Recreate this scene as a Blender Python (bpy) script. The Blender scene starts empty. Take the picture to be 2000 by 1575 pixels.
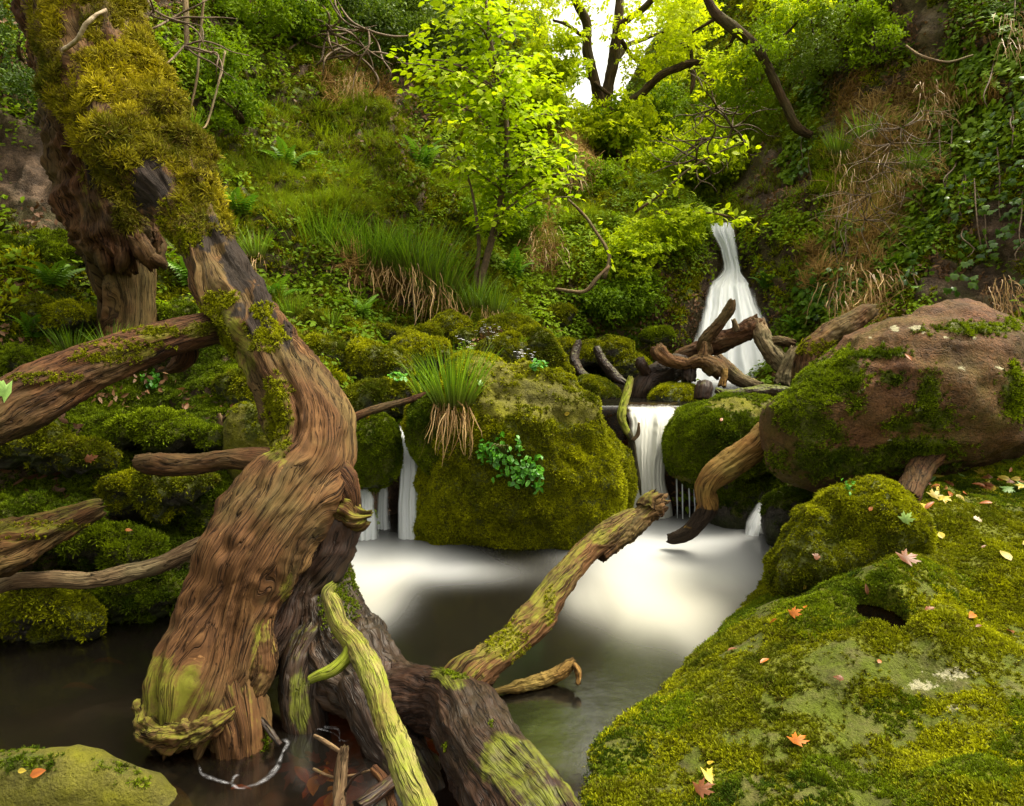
import bpy, math, random
import numpy as np
from mathutils import Vector
from mathutils.bvhtree import BVHTree

S = bpy.context.scene
COL = S.collection
R_ = math.radians
rng = np.random.default_rng(7)
random.seed(7)

# ------------------------------------------------------------------ camera, sky, sun, exposure
FPX, CX, CY, HOR, CAMH = 1333.0, 1000.0, 787.5, 620.0, 1.6
PITCH = math.atan((CY - HOR) / FPX)
cam = bpy.data.objects.new("camera", bpy.data.cameras.new("camera"))
COL.objects.link(cam)
cam.location = (0, 0, CAMH)
cam.rotation_euler = (R_(90) - PITCH, 0, 0)
cam.data.sensor_width = 36
cam.data.lens = FPX * 36 / 2000
cam.data.clip_start, cam.data.clip_end = 0.05, 600
S.camera = cam

SUN_EL, SUN_AZ = R_(64), R_(84)          # azimuth measured from +Y towards +X
world = bpy.data.worlds.new("World")
S.world = world
world.use_nodes = True
wn = world.node_tree
wn.nodes.clear()
sky_n = wn.nodes.new("ShaderNodeTexSky")
sky_n.sky_type = "NISHITA"
sky_n.sun_disc = False
sky_n.sun_elevation, sky_n.sun_rotation = SUN_EL, SUN_AZ
sky_n.air_density, sky_n.dust_density, sky_n.ozone_density = 1.0, 6.0, 0.6
hs = wn.nodes.new("ShaderNodeHueSaturation")
hs.inputs["Saturation"].default_value = 0.15
bg = wn.nodes.new("ShaderNodeBackground")
bg.inputs["Strength"].default_value = 0.13
wo = wn.nodes.new("ShaderNodeOutputWorld")
wn.links.new(sky_n.outputs[0], hs.inputs["Color"])
wb = wn.nodes.new("ShaderNodeMix"); wb.data_type = "RGBA"; wb.blend_type = "MULTIPLY"; wb.inputs[0].default_value = 1.0
wn.links.new(hs.outputs[0], wb.inputs[6]); wb.inputs[7].default_value = (1.0, 0.95, 0.80, 1)   # warm white balance of an overcast day
wn.links.new(wb.outputs[2], bg.inputs["Color"])
wn.links.new(bg.outputs[0], wo.inputs["Surface"])

sun = bpy.data.objects.new("sun", bpy.data.lights.new("sun", "SUN"))
COL.objects.link(sun)
sun.data.energy = 1.5
sun.data.angle = R_(16)
sun.data.color = (1.0, 0.92, 0.74)
sdir = Vector((math.sin(SUN_AZ) * math.cos(SUN_EL), math.cos(SUN_AZ) * math.cos(SUN_EL), math.sin(SUN_EL)))
sun.rotation_euler = sdir.to_track_quat("Z", "Y").to_euler()

S.view_settings.view_transform = "Standard"
S.view_settings.look = "None"
S.view_settings.exposure = 1.92
S.view_settings.gamma = 1.0
S.view_settings.use_curve_mapping = False
S.render.engine = "CYCLES"
S.cycles.max_bounces = 6
S.cycles.diffuse_bounces = 3
S.cycles.glossy_bounces = 2
S.cycles.transmission_bounces = 4
S.cycles.transparent_max_bounces = 12
S.cycles.sample_clamp_indirect = 4.0
S.cycles.use_denoising = True
S.cycles.caustics_reflective = False
S.cycles.caustics_refractive = False

# ------------------------------------------------------------------ projection helpers (pixel of the 2000 px photograph -> world)
cP, sP = math.cos(PITCH), math.sin(PITCH)
def ray(px, py):
    a = (np.asarray(px, float) - CX) / FPX
    b = (CY - np.asarray(py, float)) / FPX
    return np.stack([a, cP + b * sP, -sP + b * cP], -1)
def P(px, py, Y):
    r = ray(px, py)
    k = np.asarray(Y, float) / r[..., 1]
    p = r * k[..., None]
    p[..., 2] += CAMH
    return p
def G(px, py, z=0.0):
    r = ray(px, py)
    k = (z - CAMH) / r[..., 2]
    p = r * k[..., None]
    p[..., 2] += CAMH
    return p
def project(W):
    W = np.asarray(W, float)
    x, y, z = W[..., 0], W[..., 1], W[..., 2] - CAMH
    d = np.maximum(y * cP - z * sP, 1e-3)
    v = y * sP + z * cP
    return CX + FPX * x / d, CY - FPX * v / d
def mpp(Y):
    return Y / FPX

# ------------------------------------------------------------------ noise
def _h(ix, iy, iz, seed):
    n = (ix.astype(np.uint32) * np.uint32(374761393) + iy.astype(np.uint32) * np.uint32(668265263)
         + iz.astype(np.uint32) * np.uint32(2147483647) + np.uint32(seed * 974711 + 12345))
    n = (n ^ (n >> np.uint32(13))) * np.uint32(1274126177)
    n = (n ^ (n >> np.uint32(16))) * np.uint32(2246822519)
    n = n ^ (n >> np.uint32(15))
    return n.astype(np.float32) * np.float32(2.0 / 4294967295.0) - np.float32(1)
def noise(Q, seed=0):
    Q = np.asarray(Q, np.float32)
    f = np.floor(Q)
    i = f.astype(np.int64)
    t = Q - f
    t = t * t * t * (t * (t * 6 - 15) + 10)
    x, y, z = i[..., 0], i[..., 1], i[..., 2]
    tx, ty, tz = t[..., 0], t[..., 1], t[..., 2]
    o = 0
    for dx in (0, 1):
        wx = tx if dx else 1 - tx
        for dy in (0, 1):
            wy = ty if dy else 1 - ty
            for dz in (0, 1):
                wz = tz if dz else 1 - tz
                o = o + wx * wy * wz * _h(x + dx, y + dy, z + dz, seed)
    return o
def fbm(Q, scale=1.0, octv=4, seed=0, gain=0.5):
    Q = np.asarray(Q, np.float32) * np.float32(scale)
    a, o, tot = 1.0, 0, 0
    for k in range(octv):
        o = o + a * noise(Q, seed + k * 17)
        tot += a
        a *= gain
        Q = Q * np.float32(2.03) + np.float32(11.3)
    return o / tot * 1.6
def ridged(Q, scale=1.0, octv=4, seed=0, gain=0.55):
    Q = np.asarray(Q, np.float32) * np.float32(scale)
    a, o, tot = 1.0, 0, 0
    for k in range(octv):
        o = o + a * (1 - np.abs(noise(Q, seed + k * 17)) * 1.6)
        tot += a
        a *= gain
        Q = Q * np.float32(2.03) + np.float32(7.7)
    return o / tot
def sstep(a, b, x):
    t = np.clip((x - a) / (b - a + 1e-9), 0, 1)
    return t * t * (3 - 2 * t)

# ------------------------------------------------------------------ mesh helpers
def tag(o, label=None, cat=None, group=None, kind=None):
    if label: o["label"] = label
    if cat: o["category"] = cat
    if group: o["group"] = group
    if kind: o["kind"] = kind
    return o
def mesh(name, V, F, mats=None, attrs=None, smooth=True, midx=None):
    V = np.asarray(V, np.float32)
    me = bpy.data.meshes.new(name)
    FL = F if isinstance(F, list) else [F]
    FL = [np.asarray(f, np.int32) for f in FL if len(f)]
    nl = sum(f.size for f in FL)
    nf = sum(len(f) for f in FL)
    me.vertices.add(len(V))
    me.vertices.foreach_set("co", V.ravel())
    if nl:
        me.loops.add(nl)
        me.loops.foreach_set("vertex_index", np.concatenate([f.ravel() for f in FL]))
        me.polygons.add(nf)
        cnt = np.concatenate([np.full(len(f), f.shape[1], np.int32) for f in FL])
        st = np.concatenate([[0], np.cumsum(cnt)[:-1]]).astype(np.int32)
        me.polygons.foreach_set("loop_start", st)
        me.polygons.foreach_set("loop_total", cnt)
        if smooth:
            me.polygons.foreach_set("use_smooth", np.ones(nf, bool))
        if midx is not None:
            me.polygons.foreach_set("material_index", np.asarray(midx, np.int32))
    for k, v in (attrs or {}).items():
        v = np.asarray(v, np.float32)
        if v.ndim == 1:
            me.attributes.new(k, "FLOAT", "POINT").data.foreach_set("value", v)
        elif v.shape[1] == 4:
            me.attributes.new(k, "QUATERNION", "POINT").data.foreach_set("value", v.ravel())
        else:
            me.attributes.new(k, "FLOAT_VECTOR", "POINT").data.foreach_set("vector", v.ravel())
    for m in (mats if isinstance(mats, (list, tuple)) else [mats]):
        if m: me.materials.append(m)
    me.update(calc_edges=True)
    me.validate()
    return me
def obj(name, V, F, mat, parent=None, origin=None, attrs=None, smooth=True, midx=None):
    """one mesh object; V in world space; origin of a top-level thing = its base"""
    V = np.asarray(V, float)
    if parent is not None:
        org = np.array(parent["_o"])
    elif origin is not None:
        org = np.asarray(origin, float)
    else:
        org = np.array([0.0, 0, 0])
    o = bpy.data.objects.new(name, mesh(name, V - org, F, mat, attrs, smooth, midx))
    COL.objects.link(o)
    if parent is not None:
        o.parent = parent
    else:
        o.location = org
    o["_o"] = [float(v) for v in org]
    return o
def empty(name, loc):
    o = bpy.data.objects.new(name, None)
    COL.objects.link(o)
    o.location = loc
    o.empty_display_size = 0.1
    o["_o"] = [float(v) for v in loc]
    return o
def tris(F):
    F = np.asarray(F)
    return F if F.shape[1] == 3 else np.concatenate([F[:, [0, 1, 2]], F[:, [0, 2, 3]]])
def vnormals(V, F):
    T = tris(F)
    n = np.cross(V[T[:, 1]] - V[T[:, 0]], V[T[:, 2]] - V[T[:, 0]])
    N = np.zeros_like(V)
    for k in range(3):
        for c in range(3):
            N[:, c] += np.bincount(T[:, k], n[:, c], minlength=len(V))
    return N / (np.linalg.norm(N, axis=1, keepdims=True) + 1e-12)
def grid_faces(nu, nv, wrap=False):
    i = np.arange(nu - 1)[:, None]
    j = np.arange(nv if wrap else nv - 1)[None]
    j2 = (j + 1) % nv
    return np.stack([i * nv + j, i * nv + j2, (i + 1) * nv + j2, (i + 1) * nv + j], -1).reshape(-1, 4)
def catmull(C, n, closed=False):
    C = np.asarray(C, float)
    if closed:
        E = np.concatenate([C[-1:], C, C[:2]])
        m = len(C)
    else:
        E = np.concatenate([2 * C[:1] - C[1:2], C, 2 * C[-1:] - C[-2:-1]])
        m = len(C) - 1
    t = np.linspace(0, m, n, endpoint=not closed)
    k = np.minimum(t.astype(int), m - 1)
    u = (t - k)[:, None]
    a, b, c, d = E[k], E[k + 1], E[k + 2], E[k + 3]
    return 0.5 * (2 * b + (c - a) * u + (2 * a - 5 * b + 4 * c - d) * u ** 2 + (3 * b - a - 3 * c + d) * u ** 3)
def tps(X, v, lam=1e-3):
    """thin plate spline through scattered 2-D points"""
    X = np.asarray(X, float); v = np.asarray(v, float)
    n = len(X)
    d = np.linalg.norm(X[:, None] - X[None], axis=2)
    K = np.where(d > 0, d * d * np.log(d + 1e-12), 0) + lam * np.eye(n)
    Pm = np.concatenate([np.ones((n, 1)), X], 1)
    A = np.block([[K, Pm], [Pm.T, np.zeros((3, 3))]])
    w = np.linalg.solve(A, np.concatenate([v, np.zeros(3)]))
    def ev(Q):
        Q = np.asarray(Q, float)
        o = np.empty(len(Q))
        for s in range(0, len(Q), 20000):
            q = Q[s:s + 20000]
            dd = np.linalg.norm(q[:, None] - X[None], axis=2)
            o[s:s + 20000] = (np.where(dd > 0, dd * dd * np.log(dd + 1e-12), 0) @ w[:n]) + w[n] + q @ w[n + 1:]
        return o
    return ev

SURF = {}                                   # name -> (V, T, N, extra dict) of surfaces that carry plants
_bvh = {}
def bvh(key):
    if key not in _bvh:
        V, T = SURF[key][0], SURF[key][1]
        _bvh[key] = BVHTree.FromPolygons(V.tolist(), T.tolist())
    return _bvh[key]
def hit(px, py, keys):
    """where the sight line of a photo pixel meets the named surfaces"""
    r = Vector(ray(px, py)).normalized()
    best = None
    for k in keys:
        l, n, i, d = bvh(k).ray_cast(Vector((0, 0, CAMH)), r)
        if l is not None and (best is None or d < best[2]):
            best = (np.array(l), np.array(n), d)
    return best
def in_view(W, mx=350, my=300):
    x, y = project(W)
    return (W[:, 1] > 0.3) & (x > -mx) & (x < 2000 + mx) & (y > -my) & (y < 1575 + my)
# ------------------------------------------------------------------ materials
class NT:
    def __init__(s, name):
        s.m = bpy.data.materials.new(name)
        s.m.use_nodes = True
        s.t = s.m.node_tree
        s.t.nodes.clear()
        s.out = s.n("ShaderNodeOutputMaterial")
    def n(s, typ, **kw):
        x = s.t.nodes.new(typ)
        for k, v in kw.items(): setattr(x, k, v)
        return x
    def put(s, sock, v):
        if v is None: return
        if isinstance(v, bpy.types.NodeSocket): s.t.links.new(v, sock)
        elif isinstance(v, (tuple, list)) and len(v) == 3 and sock.type == "RGBA": sock.default_value = (*v, 1)
        else: sock.default_value = v
    def attr(s, name, typ="GEOMETRY", out="Fac"):
        return s.n("ShaderNodeAttribute", attribute_name=name, attribute_type=typ).outputs[out]
    def pos(s):
        return s.n("ShaderNodeNewGeometry").outputs["Position"]
    def tex(s, vec, scale, detail=4, rough=0.55, dist=0.0, out="Fac"):
        x = s.n("ShaderNodeTexNoise")
        s.put(x.inputs["Vector"], vec); s.put(x.inputs["Scale"], scale); s.put(x.inputs["Detail"], detail)
        s.put(x.inputs["Roughness"], rough); s.put(x.inputs["Distortion"], dist)
        return x.outputs[out]
    def vor(s, vec, scale, feature="F1", out="Distance"):
        x = s.n("ShaderNodeTexVoronoi", feature=feature)
        s.put(x.inputs["Vector"], vec); s.put(x.inputs["Scale"], scale)
        return x.outputs[out]
    def ramp(s, fac, *stops):
        x = s.n("ShaderNodeValToRGB")
        s.put(x.inputs[0], fac)
        e = x.color_ramp.elements
        while len(e) < len(stops): e.new(0.5)
        for k, (p, c) in enumerate(stops):
            e[k].position = p
            e[k].color = (*c, 1) if isinstance(c, tuple) else (c, c, c, 1)
        return x.outputs[0]
    def mix(s, fac, a, b, mode="MIX"):
        x = s.n("ShaderNodeMix", data_type="RGBA", blend_type=mode)
        s.put(x.inputs[0], fac); s.put(x.inputs[6], a); s.put(x.inputs[7], b)
        return x.outputs[2]
    def math(s, op, a, b=None, c=None, clamp=False):
        x = s.n("ShaderNodeMath", operation=op, use_clamp=clamp)
        s.put(x.inputs[0], a); s.put(x.inputs[1], b); s.put(x.inputs[2], c)
        return x.outputs[0]
    def scalevec(s, v, sc):
        x = s.n("ShaderNodeVectorMath", operation="MULTIPLY")
        s.put(x.inputs[0], v); x.inputs[1].default_value = sc
        return x.outputs[0]
    def bump(s, h, strength=0.4, dist=0.01, normal=None):
        x = s.n("ShaderNodeBump")
        s.put(x.inputs["Height"], h); x.inputs["Strength"].default_value = strength
        x.inputs["Distance"].default_value = dist
        s.put(x.inputs["Normal"], normal)
        return x.outputs[0]
    def pbr(s, color, rough=0.7, normal=None, spec=0.3):
        x = s.n("ShaderNodeBsdfPrincipled")
        s.put(x.inputs["Base Color"], color); s.put(x.inputs["Roughness"], rough)
        s.put(x.inputs["Specular IOR Level"], spec); s.put(x.inputs["Normal"], normal)
        return x.outputs[0]
    def shmix(s, f, a, b):
        x = s.n("ShaderNodeMixShader")
        s.put(x.inputs[0], f); s.put(x.inputs[1], a); s.put(x.inputs[2], b)
        return x.outputs[0]
    def done(s, sh):
        s.put(s.out.inputs["Surface"], sh)
        return s.m

def mat_rock(name, dark, light, algae=(0.10, 0.12, 0.012), rough=(0.45, 0.8), mossbase=(0.030, 0.034, 0.004), bscale=1.0, frac=1.0):
    """stone: mottled grain, algae film by attribute 'algae', moss ground by 'moss', white crust by 'lichen'"""
    t = NT(name)
    p = t.pos()
    n1 = t.tex(p, 5 * bscale, 8, 0.65)
    n2 = t.tex(p, 38 * bscale, 6, 0.7)
    c = t.ramp(n1, (0.30, dark), (0.52, tuple(0.5 * (a + b) for a, b in zip(dark, light))), (0.72, light))
    c = t.mix(t.math("MULTIPLY", t.ramp(n2, (0.42, 0.0), (0.62, 1.0)), 0.45), c, tuple(v * 1.5 for v in light))
    c = t.mix(t.math("MULTIPLY", t.ramp(t.tex(p, 90 * bscale, 3), (0.36, 1.0), (0.48, 0.0)), 0.6), c, tuple(v * 0.4 for v in dark))
    blot = t.tex(p, 2.6 * bscale, 7, 0.7)
    c = t.mix(t.ramp(blot, (0.40, 0.85), (0.56, 0.0)), c, t.mix(n2, tuple(v * 0.5 for v in dark), tuple(v * 0.45 for v in light)))
    al = t.math("MULTIPLY", t.attr("algae"), t.ramp(t.tex(p, 9, 8, 0.72), (0.36, 0.30), (0.58, 1.0)))
    c = t.mix(al, c, t.mix(t.tex(p, 30, 4), tuple(v * 0.55 for v in algae), tuple(v * 1.35 for v in algae)))
    mo = t.math("ADD", t.attr("moss"), t.math("MULTIPLY", t.math("SUBTRACT", t.tex(p, 45, 4), 0.5), 0.6))
    mo = t.ramp(mo, (0.35, 0.0), (0.55, 1.0))
    c = t.mix(mo, c, t.mix(t.tex(p, 60, 3), mossbase, tuple(v * 3.0 for v in mossbase)))
    li = t.math("ADD", t.attr("lichen"), t.math("MULTIPLY", t.math("SUBTRACT", t.tex(p, 75, 6, 0.8), 0.5), 2.6))
    c = t.mix(t.ramp(li, (0.55, 0.0), (0.68, 0.9)), c, (0.31, 0.29, 0.18))
    fr = t.math("ABSOLUTE", t.math("SUBTRACT", t.tex(t.scalevec(p, (1.0, 1.0, 1.9)), 2.4 * bscale, 5, 0.62), 0.5))
    fr = t.math("MULTIPLY", t.ramp(fr, (0.0, 1.0), (0.012, 0.0)), frac)
    c = t.mix(t.math("MULTIPLY", fr, t.math("MULTIPLY", t.ramp(t.tex(p, 3.1, 2), (0.45, 0.0), (0.6, 0.45)), t.math("SUBTRACT", 1.0, mo))), c, tuple(v * 0.4 for v in dark))
    pit = t.ramp(t.vor(p, 55 * bscale), (0.0, 0.0), (0.35, 1.0))
    h = t.math("ADD", t.math("MULTIPLY", n1, 1.3), t.math("MULTIPLY", n2, 0.6))
    h = t.math("ADD", t.math("SUBTRACT", h, t.math("MULTIPLY", fr, 0.25)), t.math("MULTIPLY", pit, 0.15))
    nb = t.bump(h, 0.9, 0.04)
    return t.done(t.pbr(c, t.math("ADD", t.math("MULTIPLY", t.tex(p, 9), rough[1] - rough[0]), rough[0]), nb, 0.2))

def mat_wood(name, dark, mid, light, algae=(0.16, 0.17, 0.015), rough=0.68, gscale=1.0, wet=0.0):
    """weathered dead wood: grain along the limb from attribute 'grain'; 'algae' greens it, 'char' blackens it"""
    dark, mid, light = [tuple(v * w_ for v, w_ in zip(q, (0.68, 0.57, 0.47))) for q in (dark, mid, light)]
    t = NT(name)
    g = t.attr("grain", out="Vector")
    gw = t.n("ShaderNodeVectorMath", operation="ADD")
    wv = t.n("ShaderNodeVectorMath", operation="SCALE")
    t.put(wv.inputs[0], t.tex(g, 2.6, 3, 0.5, out="Color")); wv.inputs["Scale"].default_value = 0.06
    t.put(gw.inputs[0], g); t.put(gw.inputs[1], wv.outputs[0])
    g2 = gw.outputs[0]
    mids = t.tex(t.scalevec(g2, (1, 1, 0.06)), 30 * gscale, 4, 0.6)
    fine = t.tex(t.scalevec(g2, (1, 1, 0.05)), 130 * gscale, 3, 0.65)
    def line(scale, st, w, det=3):
        x = t.math("ABSOLUTE", t.math("SUBTRACT", t.tex(t.scalevec(g2, (1, 1, st)), scale * gscale, det, 0.55), 0.5))
        return t.ramp(x, (0.0, 1.0), (w, 0.0))
    crack = t.math("MULTIPLY", line(15, 0.045, 0.010), t.ramp(t.tex(g2, 5, 3), (0.46, 0.0), (0.58, 1.0)))
    grain = line(44, 0.035, 0.022)
    hair = line(110, 0.035, 0.035)
    p = t.pos()
    big = t.tex(p, 4.5, 6, 0.65)
    speck = t.tex(t.scalevec(g2, (1, 1, 0.4)), 70, 5, 0.8)
    c = t.ramp(mids, (0.30, dark), (0.50, mid), (0.74, light))
    c = t.mix(t.ramp(big, (0.36, 0.8), (0.60, 0.0)), c, t.mix(fine, tuple(v * .8 for v in dark), mid))
    c = t.mix(t.math("MULTIPLY", t.ramp(fine, (0.50, 0.0), (0.72, 1.0)), 0.45), c, light)
    c = t.mix(t.ramp(t.tex(p, 2.3, 4, 0.6), (0.44, 0.0), (0.62, 0.45)), c, t.mix(mids, tuple(0.5 * v for v in (light[1], light[1], light[2])), (light[1] * 1.25, light[1] * 1.2, light[2] * 1.1)))
    c = t.mix(t.math("MULTIPLY", hair, 0.5), c, tuple(v * 0.6 for v in dark))
    c = t.mix(t.math("MULTIPLY", grain, 0.75), c, tuple(v * 0.4 for v in dark))
    c = t.mix(t.math("MULTIPLY", t.ramp(speck, (0.63, 0.0), (0.70, 1.0)), 0.7), c, tuple(min(1, v * 1.5) for v in light))
    c = t.mix(t.math("MULTIPLY", t.ramp(speck, (0.31, 1.0), (0.38, 0.0)), 0.7), c, tuple(v * 0.35 for v in dark))
    al = t.math("ADD", t.attr("algae"), t.math("MULTIPLY", t.math("SUBTRACT", t.tex(p, 17, 7, 0.75), 0.5), 1.7))
    al = t.math("ADD", al, t.math("MULTIPLY", t.math("SUBTRACT", fine, 0.5), 1.0))
    al = t.math("MULTIPLY", t.ramp(al, (0.45, 0.0), (0.95, 1.0)), 0.85)
    c = t.mix(al, c, t.mix(mids, tuple(v * 0.45 for v in algae), tuple(v * 1.5 for v in algae)))
    c = t.mix(t.math("MULTIPLY", grain, 0.4), c, tuple(v * 0.4 for v in dark))
    c = t.mix(t.math("MULTIPLY", crack, 0.95), c, tuple(v * 0.18 for v in dark))
    ch = t.math("ADD", t.attr("char"), t.math("MULTIPLY", t.math("SUBTRACT", t.tex(t.scalevec(g2, (1, 1, .3)), 14, 5, 0.7), 0.5), 1.5))
    c = t.mix(t.ramp(ch, (0.42, 0.0), (0.7, 0.92)), c, (0.016, 0.012, 0.010))
    h = t.math("SUBTRACT", t.math("ADD", t.math("MULTIPLY", fine, 0.35), mids), t.math("ADD", t.math("MULTIPLY", crack, 1.6), t.math("MULTIPLY", grain, 0.4)))
    nb = t.bump(h, 0.9, 0.014)
    r = t.math("ADD", rough - wet, t.math("MULTIPLY", mids, 0.25))
    return t.done(t.pbr(c, r, nb, 0.12 + wet))

def mat_plant(name, dark, light, root=None, trans=0.35, rough=0.6, spec=0.15, gain=0.35):
    """leaves, moss, grass: colour by the per-instance 'tint', root colour at the foot ('h'), light passes through"""
    t = NT(name)
    tint = t.attr("tint", "INSTANCER")
    c = t.mix(tint, dark, light)
    rnd = t.n("ShaderNodeObjectInfo").outputs["Random"]
    c = t.mix(t.math("MULTIPLY", rnd, gain), c, tuple(v * 0.45 for v in dark))
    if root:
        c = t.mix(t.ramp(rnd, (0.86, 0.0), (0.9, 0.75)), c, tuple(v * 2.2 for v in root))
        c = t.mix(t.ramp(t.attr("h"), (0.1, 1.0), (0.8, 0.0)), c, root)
    a = t.pbr(c, rough, None, spec)
    if trans:
        b = t.n("ShaderNodeBsdfTranslucent")
        t.put(b.inputs["Color"], t.mix(1.0, c, (1.0, 1.0, 0.55), "MULTIPLY"))
        a = t.shmix(trans, a, b.outputs[0])
    return t.done(a)

def mat_leaf_solid(name, c1, c2, trans=0.25, rough=0.45):
    """single fallen or broad leaf: blotched by noise, darker midrib from uv-like attribute 'rib'"""
    t = NT(name)
    p = t.n("ShaderNodeTexCoord").outputs["Object"]
    rnd = t.n("ShaderNodeObjectInfo").outputs["Random"]
    n = t.math("ADD", t.math("MULTIPLY", t.tex(p, 35, 4), 0.7), t.math("MULTIPLY", rnd, 0.35))
    c = t.ramp(n, (0.3, c1), (0.75, c2))
    c = t.mix(t.math("MULTIPLY", t.attr("rib"), 0.6), c, tuple(v * 0.45 for v in c1))
    a = t.pbr(c, rough, None, 0.4)
    b = t.n("ShaderNodeBsdfTranslucent")
    t.put(b.inputs["Color"], c)
    return t.done(t.shmix(trans, a, b.outputs[0]))

def mat_plain(name, c1, c2, scale=20, rough=0.7):
    t = NT(name)
    p = t.pos()
    n = t.tex(p, scale, 5, 0.65)
    return t.done(t.pbr(t.ramp(n, (0.32, c1), (0.68, c2)), rough, t.bump(n, 0.6, 0.01), 0.3))

M = {}
M["earth"] = mat_rock("earth_and_stone", (0.028, 0.018, 0.012), (0.14, 0.088, 0.052), (0.07, 0.08, 0.008), mossbase=(0.032, 0.042, 0.004))
M["brown_rock"] = mat_rock("brown_stone", (0.027, 0.012, 0.006), (0.145, 0.064, 0.027), (0.075, 0.068, 0.004), (0.65, 0.95))
M["grey_rock"] = mat_rock("algae_stone", (0.036, 0.032, 0.008), (0.10, 0.088, 0.020), (0.120, 0.116, 0.003), (0.65, 0.95), frac=0.0)
M["dark_rock"] = mat_rock("wet_dark_stone", (0.012, 0.011, 0.009), (0.060, 0.050, 0.038), (0.05, 0.07, 0.010), (0.25, 0.55))
M["slab_rock"] = mat_rock("slab_stone", (0.040, 0.030, 0.012), (0.105, 0.085, 0.032), (0.072, 0.092, 0.003), (0.65, 0.95), mossbase=(0.05, 0.055, 0.003), frac=0.0)
M["trunk_wood"] = mat_wood("weathered_wood", (0.040, 0.021, 0.010), (0.125, 0.068, 0.030), (0.25, 0.155, 0.070), algae=(0.13, 0.135, 0.012))
M["red_wood"] = mat_wood("rotten_red_wood", (0.030, 0.015, 0.008), (0.092, 0.046, 0.022), (0.19, 0.105, 0.05), algae=(0.11, 0.11, 0.010))
M["wet_wood"] = mat_wood("wet_dark_wood", (0.012, 0.007, 0.005), (0.040, 0.021, 0.014), (0.090, 0.050, 0.030), rough=0.5, wet=0.12, algae=(0.10, 0.115, 0.008))
M["green_bark"] = mat_wood("algae_green_bark", (0.075, 0.062, 0.022), (0.24, 0.22, 0.060), (0.42, 0.40, 0.20), algae=(0.14, 0.175, 0.008))
M["pale_bark"] = mat_wood("pale_flaking_bark", (0.055, 0.038, 0.024), (0.20, 0.145, 0.09), (0.46, 0.38, 0.25))
M["tan_wood"] = mat_wood("tan_bare_wood", (0.085, 0.045, 0.016), (0.26, 0.155, 0.05), (0.45, 0.30, 0.10))
M["bark"] = mat_wood("living_bark", (0.030, 0.020, 0.010), (0.085, 0.060, 0.032), (0.17, 0.13, 0.065), algae=(0.11, 0.13, 0.012), rough=0.75)
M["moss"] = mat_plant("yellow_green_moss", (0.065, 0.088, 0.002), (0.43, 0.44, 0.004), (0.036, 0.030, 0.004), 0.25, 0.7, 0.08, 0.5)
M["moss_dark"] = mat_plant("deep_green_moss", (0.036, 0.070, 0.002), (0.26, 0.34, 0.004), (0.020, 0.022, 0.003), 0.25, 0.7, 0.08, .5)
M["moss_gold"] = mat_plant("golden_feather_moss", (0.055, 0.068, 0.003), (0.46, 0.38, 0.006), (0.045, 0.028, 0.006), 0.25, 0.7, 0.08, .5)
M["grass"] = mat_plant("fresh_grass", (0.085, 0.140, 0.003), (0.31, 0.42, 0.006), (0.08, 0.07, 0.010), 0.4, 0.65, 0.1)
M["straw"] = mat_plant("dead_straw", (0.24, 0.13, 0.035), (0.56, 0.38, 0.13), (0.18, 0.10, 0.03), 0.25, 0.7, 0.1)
M["herb"] = mat_plant("undergrowth_leaf", (0.065, 0.125, 0.003), (0.26, 0.38, 0.006), None, 0.42, 0.65, 0.1)
M["bright_leaf"] = mat_plant("fresh_spring_leaf", (0.24, 0.38, 0.005), (0.44, 0.56, 0.008), None, 0.5, 0.6, 0.12, 0.2)
M["tree_leaf"] = mat_plant("oak_leaf", (0.20, 0.30, 0.005), (0.52, 0.60, 0.010), None, 0.55, 0.65, 0.1, 0.2)
M["dark_leaf"] = mat_plant("dark_shrub_leaf", (0.045, 0.085, 0.008), (0.17, 0.25, 0.016), None, 0.35, 0.5, 0.2)
M["ivy"] = mat_plant("ivy_leaf", (0.045, 0.110, 0.004), (0.24, 0.36, 0.008), None, 0.3, 0.5, 0.15)
M["litter"] = mat_plant("leaf_litter", (0.080, 0.035, 0.014), (0.24, 0.125, 0.055), None, 0.15, 0.6, 0.3)
M["twig"] = mat_plain("grey_brown_twig", (0.045, 0.028, 0.016), (0.16, 0.105, 0.06), 25)
M["pale_twig"] = mat_plain("pale_dead_twig", (0.16, 0.11, 0.06), (0.42, 0.33, 0.22), 30)
M["petal"] = mat_plain("white_petal", (0.6, 0.58, 0.62), (0.8, 0.78, 0.8), 30)
M["fall_orange"] = mat_leaf_solid("orange_fallen_leaf", (0.26, 0.065, 0.006), (0.52, 0.17, 0.012))
M["fall_brown"] = mat_leaf_solid("brown_fallen_leaf", (0.13, 0.040, 0.010), (0.30, 0.11, 0.030))
M["fall_yellow"] = mat_leaf_solid("yellow_fallen_leaf", (0.34, 0.25, 0.02), (0.60, 0.46, 0.06))
M["fall_pale"] = mat_leaf_solid("bleached_fallen_leaf", (0.30, 0.20, 0.12), (0.55, 0.42, 0.30))
M["fall_green"] = mat_leaf_solid("green_fallen_leaf", (0.10, 0.22, 0.03), (0.30, 0.45, 0.10))

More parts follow.
